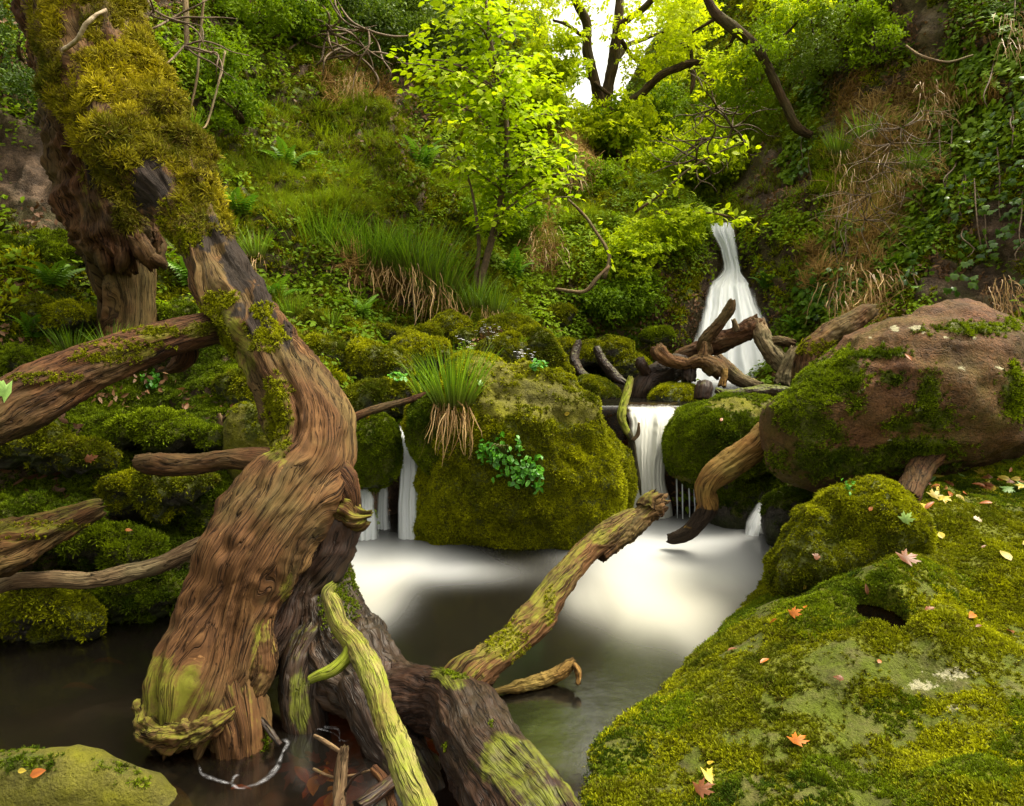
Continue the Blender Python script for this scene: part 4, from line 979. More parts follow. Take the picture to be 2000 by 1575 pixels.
# driftwood tangle in front of the tall waterfall: each limb is a log of its own
for i, (ct, mt, lab, kw) in enumerate([
    ([(1308,712,6.6,14),(1340,694,6.55,19),(1390,676,6.5,20),(1440,655,6.45,19),(1470,640,6.42,20),(1486,628,6.4,15)], "red_wood", "horizontal reddish limb of the driftwood tangle before the waterfall", dict(groove=.12, up_algae=.05)),
    ([(1378,690,6.42,16),(1376,668,6.4,13),(1395,645,6.38,12),(1415,620,6.36,11),(1426,604,6.35,11),(1430,586,6.34,7)], "trunk_wood", "short branch rising from the tangle against the white waterfall", dict(groove=.1, up_algae=.1)),
    ([(1440,652,6.4,8),(1436,636,6.38,6),(1432,624,6.37,4)], "pale_bark", "little broken peg standing on the horizontal limb", dict(groove=.06)),
    ([(1478,626,6.4,14),(1486,650,6.36,18),(1500,680,6.3,19),(1520,705,6.24,19),(1548,725,6.18,18),(1570,745,6.1,14)], "pale_bark", "pale scaly limb bending down from the tangle's crest to the boulder", dict(groove=.12, gfreq=4, algae=0)),
    ([(1250,790,6.4,20),(1256,760,6.42,26),(1280,735,6.45,24),(1320,715,6.5,22),(1345,705,6.52,14)], "wet_wood", "dark stubby log of the tangle rooted in the upper pool", dict(groove=.1, up_algae=.2)),
    ([(1262,730,6.38,12),(1252,712,6.36,11),(1250,700,6.35,7)], "wet_wood", "dark knuckle of wood at the left end of the tangle", dict(groove=.1)),
    ([(1283,676,6.36,12),(1290,690,6.33,16),(1306,704,6.3,14),(1340,712,6.28,12),(1370,706,6.26,14),(1398,720,6.24,18),(1408,732,6.22,14)], "trunk_wood", "olive brown forked root lying across the front of the tangle", dict(groove=.14, up_algae=.3, lob=.25)),
    ([(1366,705,6.25,12),(1374,690,6.26,9),(1376,668,6.27,5)], "trunk_wood", "spiky prong on the olive brown forked root", dict(groove=.12, up_algae=.2)),
    ([(1278,770,6.5,7),(1305,748,6.55,8),(1335,732,6.6,7)], "pale_bark", "thin grey pole slanting under the driftwood tangle", dict(groove=.05, algae=0)),
    ([(1345,745,6.28,14),(1346,725,6.3,14),(1352,712,6.32,10)], "wet_wood", "dark upright stump in the middle of the tangle", dict(groove=.1)),
    ([(1395,695,6.7,12),(1420,720,6.6,15),(1445,742,6.5,14),(1475,752,6.45,11),(1490,752,6.42,6)], "pale_bark", "pale grey green limb sloping down behind the tangle", dict(groove=.08, up_algae=.4)),
    ([(1410,755,6.1,8),(1415,735,6.12,7),(1416,722,6.14,6)], "tan_wood", "short tan stick upright under the tangle", dict(groove=.1)),
    ([(1372,780,5.9,17),(1374,762,5.92,17),(1376,748,5.95,13)], "wet_wood", "dark cut stump standing on the round mossy boulder", dict(groove=.1, cap=(.1, .2))),
    ([(1398,762,5.7,6),(1425,772,5.62,10),(1460,768,5.58,11),(1500,763,5.55,12),(1540,765,5.5,10),(1556,768,5.48,8)], "wet_wood", "mossy low branch lying on top of the round mossy boulder", dict(groove=.1, up_algae=.9)),
    ([(1526,750,6.1,16),(1534,722,6.1,13),(1546,694,6.1,11),(1552,680,6.1,8)], "pale_bark", "pale splintered post behind the big boulder's left edge", dict(groove=.15, algae=0, cap=(.3, 1.4))),
    ([(1500,668,6.3,10),(1530,668,6.25,10),(1552,672,6.2,7)], "red_wood", "knobbly brown stub crossing the pale scaly limb", dict(groove=.15, lob=.3)),
    ([(1570,764,5.6,20),(1571,716,5.62,22),(1585,682,5.65,22),(1622,652,5.7,22),(1658,632,5.74,22),(1690,614,5.78,19),(1708,606,5.8,11)], "trunk_wood", "thick dark elbow limb with split pale end behind the brown boulder", dict(groove=.13, up_algae=.3, cap=(0, .9), key="elbow")),
    ([(1205,758,6.9,5),(1180,757,6.95,6),(1150,756,7.0,5)], "pale_bark", "thin pale stick lying at the upper pool's edge", dict(groove=.05)),
    ([(1130,668,7.2,7),(1122,700,7.1,9),(1135,728,7.0,9),(1160,745,6.95,7)], "wet_wood", "old curved root on the bank left of the upper pool", dict(groove=.12, up_algae=.5)),
    ([(1165,680,7.4,8),(1180,710,7.3,9),(1205,738,7.2,10),(1222,748,7.15,6)], "wet_wood", "old mossy root sloping into the upper pool", dict(groove=.12, up_algae=.5)),
    ]):
    kw = dict(na=44, seed=70 + i, cap=(.35, .5), lob=.14, algae=.06, bumps=.05) | kw
    wood_obj("driftwood", ct, mt, None, lab, "driftwood", "driftwood tangle below the tall waterfall", **kw)

# wet twigs and drowned wood between the roots
for i, (ct, mt, lab) in enumerate([
    ([(660,1600,1.95,14),(664,1540,2.02,15),(668,1490,2.06,13),(674,1458,2.08,8)], "pale_bark", "blackened upright stick standing in shallow water among the roots"),
    ([(614,1437,2.24,4),(640,1452,2.2,5),(664,1468,2.16,4)], "pale_bark", "pale forked twig above the drowned leaves"),
    ([(612,1502,2.1,3),(650,1518,2.06,3),(690,1515,2.04,3),(722,1505,2.02,2)], "pale_bark", "thin crooked twig lying across the shallow water"),
    ([(675,1545,2.0,3),(690,1520,2.0,3),(715,1500,2.0,2)], "wet_wood", "black forked twiglet beside the upright stick"),
    ([(700,1580,1.9,18),(750,1540,1.98,16),(790,1500,2.05,12)], "wet_wood", "drowned dark stick between root and green branch"),
    ([(730,1500,2.1,10),(752,1530,2.05,12),(768,1580,1.98,12)], "red_wood", "drowned reddish stick beside the green branch"),
    ([(505,1400,2.42,6),(530,1432,2.38,7),(548,1455,2.36,5)], "wet_wood", "short wet splint at the foot of the dead trunk"),
    ([(425,870,4.2,3),(432,825,4.2,4),(428,808,4.2,3)], "pale_bark", "small dead twig standing on the mossy bank"),
    ([(432,822,4.2,3),(442,812,4.2,2),(446,803,4.2,2)], "pale_bark", "side prong of the small dead twig on the mossy bank"),
    ([(380,842,4.2,4),(410,856,4.18,5),(432,866,4.16,5)], "wet_wood", "dark twig lying behind the branch stub"),
    ([(124,98,4.15,4),(150,78,4.05,4),(168,48,4.02,4),(190,28,4.05,3),(208,20,4.1,3)], "pale_twig", "pale curved dead shoot crossing the mossy upper trunk"),
    ([(0,1320,3.0,3),(60,1296,3.05,3)], "wet_wood", "thin sunken twig in the dark left water"),
    ]):
    wood_obj("twig", ct, mt, None, lab, "twig", None, na=16, groove=.08, seed=100 + i, cap=(.3, .5), algae=.05)
# ------------------------------------------------------------------ small plant shapes that get scattered
class PB:
    def __init__(s): s.v, s.f, s.h, s.r = [], [], [], []
    def add(s, pts, faces, h, rib=None):
        b = len(s.v)
        s.v += [tuple(p) for p in pts]; s.h += list(h); s.r += list(rib if rib is not None else [0] * len(pts))
        s.f += [tuple(b + i for i in f) for f in faces]
    def strip(s, p, d, ln, w, droop, segs=3, side=None, tipw=0.05, h0=0.0, jit=0.0):
        """tapering blade from p along d, bending down (droop>0) as it runs"""
        p = np.array(p, float); d = np.array(d, float); d /= np.linalg.norm(d)
        sd = np.cross(d, side if side is not None else rng.normal(size=3)); sd /= np.linalg.norm(sd) + 1e-9
        pts, hh = [], []
        for k in range(segs + 1):
            t = k / segs
            ww = w * ((1 - t) ** 0.7 * (1 - tipw) + tipw)
            pts += [p - sd * ww / 2, p + sd * ww / 2]; hh += [h0 + (1 - h0) * t] * 2
            p = p + d * ln / segs
            d = d + np.array([0, 0, -droop / segs]) + (rng.normal(0, jit, 3) if jit else 0); d /= np.linalg.norm(d)
        s.add(pts, [(2 * k, 2 * k + 1, 2 * k + 3, 2 * k + 2) for k in range(segs)], hh)
    def leaf(s, p, d, up, ln, w, fold=0.25, droop=0.2, shape=((0, .1), (.3, 1), (.65, .8), (1, 0.02)), h=1.0):
        p = np.array(p, float); d = np.array(d, float); d /= np.linalg.norm(d)
        up = np.array(up, float); sd = np.cross(d, up); sd /= np.linalg.norm(sd) + 1e-9; up = np.cross(sd, d)
        pts, rib = [], []
        for t, ww in shape:
            c = p + d * ln * t - up * droop * ln * t * t
            e = ww * w / 2
            pts += [c - sd * e + up * fold * e, c, c + sd * e + up * fold * e]; rib += [0, 1, 0]
        n = len(shape)
        f = []
        for k in range(n - 1):
            f += [(3 * k, 3 * k + 1, 3 * k + 4, 3 * k + 3), (3 * k + 1, 3 * k + 2, 3 * k + 5, 3 * k + 4)]
        s.add(pts, f, [h] * len(pts), rib)
    def lobed(s, p, d, up, size, prof):
        """flat lobed leaf (ivy, maple): prof = (angle, radius) fan about p"""
        p = np.array(p, float); d = np.array(d, float); d /= np.linalg.norm(d)
        up = np.array(up, float); sd = np.cross(d, up); sd /= np.linalg.norm(sd) + 1e-9; up = np.cross(sd, d)
        pts = [p + d * size * .35 + up * 0.06 * size]; rib = [1]
        for a, r in prof:
            pts.append(p + d * size * (.35 + r * math.cos(a) * .65) + sd * size * r * math.sin(a) * .65 - up * 0.10 * size * r); rib.append(0)
        n = len(prof)
        s.add(pts, [(0, 1 + k, 1 + (k + 1) % n) for k in range(n)], [1] * len(pts), rib)
    def mesh(s, name, mat, smooth=True):
        V = np.array(s.v, np.float32)
        f4 = [f for f in s.f if len(f) == 4]; f3 = [f for f in s.f if len(f) == 3]
        return mesh(name, V, [np.array(f4, int).reshape(-1, 4), np.array(f3, int).reshape(-1, 3)], mat, {"h": np.array(s.h), "rib": np.array(s.r)}, smooth)
def rdir(el_lo, el_hi):
    a = rng.uniform(0, 2 * math.pi); e = R_(rng.uniform(el_lo, el_hi))
    return np.array([math.cos(a) * math.cos(e), math.sin(a) * math.cos(e), math.sin(e)])
PROTO = {}
def proto(name, builder, mat, variants=2):
    lst = []
    for k in range(variants):
        b = PB(); builder(b)
        o = bpy.data.objects.new(name, b.mesh(name, M[mat]))
        lst.append(o)
    PROTO[name] = lst
IVY = [(0, 1.0), (.35, .62), (.75, .95), (1.15, .6), (1.75, .85), (2.4, .6), (3.14, .35), (-2.4, .6), (-1.75, .85), (-1.15, .6), (-.75, .95), (-.35, .62)]
MAPLE = [(0, 1.25), (.16, .85), (.32, .9), (.45, .5), (.75, 1.15), (.95, .8), (1.15, .85), (1.35, .45), (1.75, .9), (2.2, .45), (3.14, .35), (-2.2, .45), (-1.75, .9), (-1.35, .45), (-1.15, .85), (-.95, .8), (-.75, 1.15), (-.45, .5), (-.32, .9), (-.16, .85)]
def b_moss(b):
    for k in range(13):
        d = rdir(15, 85); p = rng.normal(0, .22, 3) * np.array([1, 1, .15])
        b.strip(p, d, rng.uniform(.55, 1.0), .24, .7, 2, tipw=.35)
def b_feather(b):
    for k in range(12):
        d = rdir(5, 55); p = rng.normal(0, .2, 3) * np.array([1, 1, .2])
        b.strip(p, d, rng.uniform(.8, 1.5), .16, 1.1, 3, tipw=.25)
def b_grass(b):
    for k in range(16):
        d = rdir(48, 88); p = rng.normal(0, .10, 3) * np.array([1, 1, .1])
        b.strip(p, d, rng.uniform(.6, 1.15), .035, rng.uniform(.4, 1.7), 4, tipw=.1)
def b_straw(b):
    for k in range(14):
        d = rdir(-20, 50); p = rng.normal(0, .15, 3) * np.array([1, 1, .15])
        b.strip(p, d, rng.uniform(.6, 1.3), .04, rng.uniform(1.5, 3.2), 5, tipw=.2)
def b_herb(b):
    for k in range(11):
        d = rdir(0, 45); p = rng.normal(0, .45, 3) * np.array([1, 1, .2]); p[2] = abs(p[2]) + rng.uniform(0, .5)
        b.leaf(p, d, (0, 0, 1) + rng.normal(0, .25, 3), rng.uniform(.28, .5), .24, .2, .3)
def b_ivy(b):
    for k in range(6):
        p = rng.normal(0, .45, 3) * np.array([1, 1, .12]); p[2] = abs(p[2]) + .1
        a = rng.uniform(-.9, .9)
        b.lobed(p, (math.sin(a), math.cos(a), .1 * rng.normal()), np.array([0, 0, 1]) + rng.normal(0, .35, 3), rng.uniform(.32, .52), IVY)
def b_spray(b):
    """flat twig of oak or beech leaves"""
    for k in range(9):
        t = k / 8
        sgn = 1 if k % 2 else -1
        b.leaf((t * 0.9 - .45, sgn * .03, rng.normal(0, .05)), (.6, sgn * rng.uniform(.5, 1.1), rng.normal(-.1, .3)), (0, 0, 1) + rng.normal(0, .35, 3), rng.uniform(.32, .48), .24, .2, .25)
def b_clump(b):
    """small rounded spray for shrubs and far crowns"""
    for k in range(12):
        d = rdir(-40, 80); p = d * rng.uniform(.1, .5)
        b.leaf(p, d + rng.normal(0, .4, 3), (0, 0, 1) + rng.normal(0, .5, 3), rng.uniform(.25, .4), .2, .2, .3)
def b_fern(b):
    for s in (-1, 1):
        for k in range(13):
            t = (k + .5) / 13
            b.leaf((t, 0, .25 * math.sin(t * 2.2) - .18 * t * t), (.35, s, -.15), (0, 0, 1), .30 * (1 - t) ** .7 + .03, .085, .1, .2)
def b_litter(b):
    for k in range(4):
        p = rng.normal(0, .5, 3) * np.array([1, 1, .1]); p[2] = abs(p[2]) + .05
        b.leaf(p, rdir(-10, 30), (0, 0, 1) + rng.normal(0, .5, 3), rng.uniform(.35, .6), .26, rng.uniform(-.3, .5), rng.uniform(-.4, .5))
for nm, bd, mt, k in [("moss_tuft", b_moss, "moss", 4), ("moss_tuft_dark", b_moss, "moss_dark", 4), ("feather_moss", b_feather, "moss_gold", 4), ("grass_tuft", b_grass, "grass", 4), ("straw_tuft", b_straw, "straw", 3),
                      ("herb_tuft", b_herb, "herb", 3), ("ivy_spray", b_ivy, "ivy", 3), ("bright_spray", b_spray, "bright_leaf", 3), ("oak_spray", b_spray, "tree_leaf", 3), ("oak_clump", b_clump, "tree_leaf", 3),
                      ("dark_clump", b_clump, "dark_leaf", 3), ("green_clump", b_clump, "herb", 3), ("fern_frond", b_fern, "herb", 2), ("litter_bits", b_litter, "litter", 3)]:
    proto(nm, bd, mt, k)

# ------------------------------------------------------------------ geometry-node scatter of those shapes (moss, turf, foliage)
_groups = {}
def scatter_group(pname):
    if pname in _groups: return _groups[pname]
    g = bpy.data.node_groups.new("scatter_" + pname, "GeometryNodeTree")
    g.interface.new_socket("Geometry", in_out="INPUT", socket_type="NodeSocketGeometry")
    g.interface.new_socket("Geometry", in_out="OUTPUT", socket_type="NodeSocketGeometry")
    N, Lk = g.nodes.new, g.links.new
    gi, go, jn = N("NodeGroupInput"), N("NodeGroupOutput"), N("GeometryNodeJoinGeometry")
    def na(name, dt):
        x = N("GeometryNodeInputNamedAttribute"); x.data_type = dt; x.inputs["Name"].default_value = name
        return x.outputs["Attribute"]
    rot, scl, pid = na("rot", "QUATERNION"), na("scl", "FLOAT_VECTOR"), na("pid", "FLOAT")
    for k, o in enumerate(PROTO[pname]):
        cmp_ = N("FunctionNodeCompare"); cmp_.data_type = "FLOAT"; cmp_.operation = "EQUAL"
        Lk(pid, cmp_.inputs["A"]); cmp_.inputs["B"].default_value = float(k); cmp_.inputs["Epsilon"].default_value = 0.1
        oi = N("GeometryNodeObjectInfo"); oi.inputs["Object"].default_value = o; oi.inputs["As Instance"].default_value = True
        ip = N("GeometryNodeInstanceOnPoints")
        Lk(gi.outputs[0], ip.inputs["Points"]); Lk(cmp_.outputs["Result"], ip.inputs["Selection"])
        Lk(oi.outputs["Geometry"], ip.inputs["Instance"]); Lk(rot, ip.inputs["Rotation"]); Lk(scl, ip.inputs["Scale"])
        Lk(ip.outputs["Instances"], jn.inputs[0])
    Lk(jn.outputs[0], go.inputs[0])
    _groups[pname] = g
    return g
def quat_from(zax, xang, xhint=None):
    """rotation whose local z is zax; spin xang about it (or local x towards xhint)"""
    z = zax / (np.linalg.norm(zax, axis=1, keepdims=True) + 1e-9)
    h = np.where(np.abs(z[:, :1]) < 0.9, np.array([[1.0, 0, 0]]), np.array([[0, 1.0, 0]])) if xhint is None else xhint
    x = h - z * (h * z).sum(1, keepdims=True); x /= np.linalg.norm(x, axis=1, keepdims=True) + 1e-9
    y = np.cross(z, x)
    c, s = np.cos(xang)[:, None], np.sin(xang)[:, None]
    x, y = x * c + y * s, y * c - x * s
    Mx = np.stack([x, y, z], 2)
    t = Mx[:, 0, 0] + Mx[:, 1, 1] + Mx[:, 2, 2]
    q = np.empty((len(z), 4))
    w = np.sqrt(np.maximum(0, 1 + t)) / 2
    qx = np.sqrt(np.maximum(0, 1 + Mx[:, 0, 0] - Mx[:, 1, 1] - Mx[:, 2, 2])) / 2 * np.sign(Mx[:, 2, 1] - Mx[:, 1, 2] + 1e-12)
    qy = np.sqrt(np.maximum(0, 1 - Mx[:, 0, 0] + Mx[:, 1, 1] - Mx[:, 2, 2])) / 2 * np.sign(Mx[:, 0, 2] - Mx[:, 2, 0] + 1e-12)
    qz = np.sqrt(np.maximum(0, 1 - Mx[:, 0, 0] - Mx[:, 1, 1] + Mx[:, 2, 2])) / 2 * np.sign(Mx[:, 1, 0] - Mx[:, 0, 1] + 1e-12)
    q = np.stack([w, qx, qy, qz], 1)
    return q / np.linalg.norm(q, axis=1, keepdims=True)
NINST = 0
def scatter(name, pname, pts, zax, size, tint, parent=None, label=None, cat=None, spin=None, xhint=None, aniso=None):
    global NINST
    n = len(pts)
    if n == 0: return None
    NINST += n
    spin = rng.uniform(0, 2 * math.pi, n) if spin is None else spin
    q = quat_from(zax, spin, xhint)
    sz = np.asarray(size, float) * np.ones(n) * rng.uniform(.7, 1.3, n)
    sc3 = sz[:, None] * (np.ones((n, 3)) if aniso is None else np.array(aniso)[None])
    o = obj(name, pts, np.zeros((0, 3), int), None, parent=parent, origin=None if parent is not None else pts.mean(0) * np.array([1, 1, 0]) + np.array([0, 0, pts[:, 2].min()]),
            attrs={"rot": q, "scl": sc3, "tint": np.clip(tint, 0, 1) * np.ones(n), "pid": rng.integers(0, len(PROTO[pname]), n).astype(float)})
    md = o.modifiers.new("scatter", "NODES")
    md.node_group = scatter_group(pname)
    if parent is None: tag(o, label, cat)
    o["kind"] = "stuff"
    return o
def sample(key, dens, mask=None, facing=-0.15, margin=(460, 280), lift=0.0):
    """random points on a surface: dens per square metre times mask(vertex values)"""
    V, T, N, X = SURF[key]
    a, b, c = V[T[:, 0]], V[T[:, 1]], V[T[:, 2]]
    ar = np.linalg.norm(np.cross(b - a, c - a), axis=1) / 2
    mv = np.ones(len(V)) if mask is None else np.asarray(mask, float)
    wt = ar * np.maximum(0, mv[T].mean(1))
    cen = (a + b + c) / 3
    wt = wt * in_view(cen, *margin) * (cen[:, 2] > -0.05)
    fn = N[T].mean(1)
    view = np.array([0, 0, CAMH]) - cen
    view /= np.linalg.norm(view, axis=1, keepdims=True)
    wt = wt * ((fn * view).sum(1) > facing)
    n = rng.poisson(wt.sum() * dens)
    if n == 0: return np.zeros((0, 3)), np.zeros((0, 3))
    i = np.searchsorted(np.cumsum(wt), rng.uniform(0, wt.sum(), n)); i = np.minimum(i, len(T) - 1)
    u, v = rng.uniform(0, 1, n), rng.uniform(0, 1, n)
    fl = u + v > 1; u[fl], v[fl] = 1 - u[fl], 1 - v[fl]
    w = 1 - u - v
    p = V[T[i, 0]] * w[:, None] + V[T[i, 1]] * u[:, None] + V[T[i, 2]] * v[:, None]
    nn = N[T[i, 0]] * w[:, None] + N[T[i, 1]] * u[:, None] + N[T[i, 2]] * v[:, None]
    return p + nn * lift, nn
UP = np.array([0, 0, 1.0])
def patchy(p, s=2.5, seed=0, lo=-.5, hi=.5):
    return sstep(lo, hi, fbm(p, s, 4, seed))
def moss_on(key, dens, size, pname="moss_tuft", seed=0, tb=0.5, up=0.45, parent=None, mask=None, ts=3.0):
    V, T, N, X = SURF[key]
    p, n = sample(key, dens, X["moss"] if mask is None else mask)
    if not len(p): return
    tint = tb + 0.45 * fbm(p, ts, 4, seed) + 0.32 * fbm(p, 16, 3, seed + 3)
    size = size * np.clip(1 + .55 * fbm(p, 9, 3, seed + 5), .45, 1.8)
    return scatter("moss", pname, p - n * (size * .12)[:, None], n * (1 - up) + UP * up + rng.normal(0, .18, p.shape), size, tint, parent=parent or X.get("obj"))

# moss coats
_dk = sstep(-.05, .25, fbm(SURF["slab"][0], 2.1, 4, 299))
moss_on("slab", 11500, 0.0175, "moss_tuft", 301, 0.55, ts=2.0, mask=SURF["slab"][3]["moss"] * (1 - .92 * _dk))
moss_on("slab", 12500, 0.0145, "moss_tuft_dark", 300, 0.50, ts=2.6, mask=SURF["slab"][3]["moss"] * _dk)
moss_on("hump", 11000, 0.019, "moss_tuft", 302, 0.55)
moss_on("central", 9000, 0.025, "moss_tuft", 303, 0.66, ts=1.8)
moss_on("round", 9000, 0.022, "moss_tuft_dark", 304, 0.6)
moss_on("shoulder", 9000, 0.022, "moss_tuft_dark", 305, 0.45)
moss_on("leftrock", 9000, 0.022, "moss_tuft_dark", 306, 0.35)
for k in ("darkrock", "darkrock2"): moss_on(k, 5000, 0.024, "moss_tuft_dark", 307, 0.15)
for k in ("stoneA", "stoneB"): moss_on(k, 7000, 0.024, "moss_tuft", 308, 0.45)
moss_on("brown", 9000, 0.020, "moss_tuft_dark", 309, 0.6)
moss_on("corner", 7000, 0.012, "moss_tuft_dark", 310, 0.4)
moss_on("bankstone", 5000, 0.03, "moss_tuft", 311, 0.5); moss_on("flatmoss", 5000, 0.03, "moss_tuft_dark", 312, 0.9); moss_on("slabstone", 7000, 0.018, "moss_tuft", 313, 0.4)
for i in range(20): moss_on("bk%d" % i, 4200, 0.030, "moss_tuft", 320 + i, 0.34 + 0.1 * math.sin(i * 2.3))
for i in range(12): moss_on("lb%d" % i, 5200, 0.028, "moss_tuft" if i % 3 == 0 else "moss_tuft_dark", 350 + i, 0.5)

# moss on wood
V, T, N, X = SURF["trunk"]
tx, ty = project(V)
up_m = sstep(470, 410, ty) * sstep(-0.75, -0.2, N[:, 0] * .35 + N[:, 2] * .9 + 0.5 * fbm(V, 2.2, 4, 401)) * (1 - ellipses(V, [(300,380,34,66),(290,330,26,30),(140,60,20,60)], .4, 3, 6, .5))
spots = ellipses(V, [(365,445,48,40),(415,600,13,22),(440,585,18,12),(505,608,18,16),(520,655,28,24),(535,640,18,14),(480,640,8,10),(430,640,10,30),(445,690,10,40),(545,820,20,60),(530,770,14,40)], .4, 5, 9, .45)
up_m = up_m * sstep(-.62, -.2, fbm(V, 5.5, 4, 415))
p, n = sample("trunk", 9000, np.maximum(up_m, 0))
p = p + n * (.06 * np.maximum(0, fbm(p * np.array([1, 1, 2.6]) + np.array([0, 0, .4]) * p[:, :1], 4.2, 3, 409)))[:, None]
scatter("moss", "feather_moss", p - n * .008, n * .75 + np.array([.25, -.1, -.35]) + rng.normal(0, .25, p.shape), .029 * np.clip(1 + .7 * fbm(p, 7, 3, 410), .45, 1.9), .48 + .55 * fbm(p, 2.6, 4, 403) + .35 * fbm(p, 12, 3, 404), parent=X["obj"])
p, n = sample("trunk", 9000, spots)
scatter("moss", "moss_tuft", p, n + rng.normal(0, .2, p.shape), .018, .62 + .4 * fbm(p, 4, 3, 405), parent=X["obj"])
for key, els, dn, sz, pn, tb in [
    ("snag", [(225,330,40,50),(250,420,26,40),(150,40,40,60),(170,180,30,70),(130,120,20,60)], 4000, .034, "feather_moss", .25),
    ("leanlog", [(330,648,80,10),(270,675,70,13),(210,700,60,10),(400,634,26,8),(80,738,60,8)], 9000, .014, "moss_tuft", .45),
    ("splitlog", [(100,1024,80,5),(20,1048,50,5)], 6000, .011, "moss_tuft", .8),
    ("rootstub", [(470,1500,50,14),(520,1470,14,30)], 9000, .014, "moss_tuft_dark", .5),
    ("rootbody", [(660,1180,30,60),(690,1130,20,40),(880,1315,26,14),(870,1450+10,6,6),(960,1412,5,5)], 7000, .012, "moss_tuft_dark", .5),
    ("limb", [(990,1245,40,30),(1075,1195,8,40)], 7000, .010, "moss_tuft", .7),
    ("elbow", [(1600,680,50,12)], 4000, .02, "moss_tuft", .5)]:
    V, T, N, X = SURF[key]
    p, n = sample(key, dn, ellipses(V, els, .4, 7, 8, .4))
    scatter("moss", pn, p, n * .8 + UP * .2 + rng.normal(0, .2, p.shape), sz, tb + .35 * fbm(p, 4, 3, 407), parent=X["obj"])

# ------------------------------------------------------------------ turf, moss and undergrowth on the gorge sides
tv, tt, tn, tx_ = SURF["ter"]
qx, qy = project(tv)
vis = np.arange(len(tv))
def region(*els, soft=.45, seed=3, sc=1.6, amp=.35): return ellipses(tv, els, soft, seed, sc, amp)
crag = tx_["crag"]
steep = 1 - sstep(-.05, .3, tn[:, 2])
left_low = sstep(560, 470, qx) * sstep(600, 680, qy)
gw = np.maximum.reduce([region((620,330,190,170),(760,480,150,80),(930,590,110,45),(650,230,150,130),(560,560,90,50),(870,420,120,100)), region((1000,470,160,110),(1120,450,130,90),(1250,400,90,50)), region((1620,420,120,150),(1560,560,70,80),(1690,300,90,90)), region((1480,300,120,80))]) * (1 - .85 * crag)
gw = gw * (.25 + .9 * patchy(tv, 1.6, 525, -.25, .3))
p, n = sample("ter", 440, gw * (1 - left_low))
scatter("grass", "grass_tuft", p, n * .45 + UP * .6 + np.array([.1, -.25, 0]) + rng.normal(0, .22, p.shape), .15 * np.clip(1 + .5 * fbm(p, 2.2, 3, 527), .5, 1.7), .60 + .5 * fbm(p, .9, 4, 501), label="short fresh green grass covering the steep gorge sides", cat="grass")
mw = np.clip(tx_["moss"] + .15, 0, 1) * (1 - crag)
p, n = sample("ter", 560, mw * (1 - left_low))
scatter("moss", "moss_tuft", p, n * .7 + UP * .3 + rng.normal(0, .2, p.shape), .062 * np.clip(1 + .5 * fbm(p, 3, 3, 521), .5, 1.7), .58 + .5 * fbm(p, .8, 4, 503) + .25 * fbm(p, 4, 2, 504), label="yellow green moss carpeting the upper gorge sides", cat="moss")
p, n = sample("ter", 5200, left_low * np.clip(tx_["moss"] + .25, 0, 1))
scatter("moss", "moss_tuft_dark", p, n * .6 + UP * .4 + rng.normal(0, .2, p.shape), .026, .42 + .5 * fbm(p, 1.6, 4, 505), label="deep green moss carpeting the near left bank", cat="moss")
slopeL = region((640,330,210,210), (520,520,120,90))
hw = (1 - crag) * (0.13 + .6 * patchy(tv, 1.0, 507, -.05, .5)) * (1 - .75 * slopeL) * (1 - left_low) + .5 * region((1150,560,120,120), (1280,460,100,70), (200,60,160,80), (60,150,80,120), (480,100,140,90))
p, n = sample("ter", 190, hw)
scatter("undergrowth", "herb_tuft", p + n * .02, n * .55 + UP * .45 + rng.normal(0, .2, p.shape), .125, .40 + .5 * fbm(p, .8, 4, 509), label="small leafy green herbs growing all over the gorge sides", cat="undergrowth")
lw = (1 - left_low) * patchy(tv, 1.3, 511, .0, .4) * (1 - gw * .35) + .5 * slopeL * patchy(tv, 2.2, 519, 0, .4) + left_low * patchy(tv, 1.8, 513, .25, .6) * .6 + region((40,610,90,50), (60,440,90,30), (1080,620,70,40), (730,300,120,80), (1000,420,70,60)) * .7
p, n = sample("ter", 130, lw)
scatter("leaf_litter", "litter_bits", p + n * .01, n + rng.normal(0, .2, p.shape), .095, .5 + .5 * fbm(p, 1.5, 3, 515), label="brown dead leaves lying scattered on the gorge sides", cat="leaf litter")
sw = np.maximum(region((1680,480,60,130),(1730,300,90,70),(1700,330,70,110),(1740,250,80,60),(1660,470,50,110),(1700,560,40,70),(1600,520,40,60),(1860,180,80,40)), .8 * region((800,545,90,30),(700,520,60,30),(1060,470,26,50),(690,170,60,40),(1120,320,40,40)))
p, n = sample("ter", 620, sw)
scatter("dead_grass", "straw_tuft", p + n * .03, n * .7 + np.array([0, -.1, -.5]) + rng.normal(0, .3, p.shape), .17 * np.clip(1 + .6 * fbm(p, 2.5, 3, 523), .5, 1.8), .45 + .45 * fbm(p, 1.5, 3, 517), label="tan dead grass hanging down the cliff and under the grassy ledge", cat="dead grass")
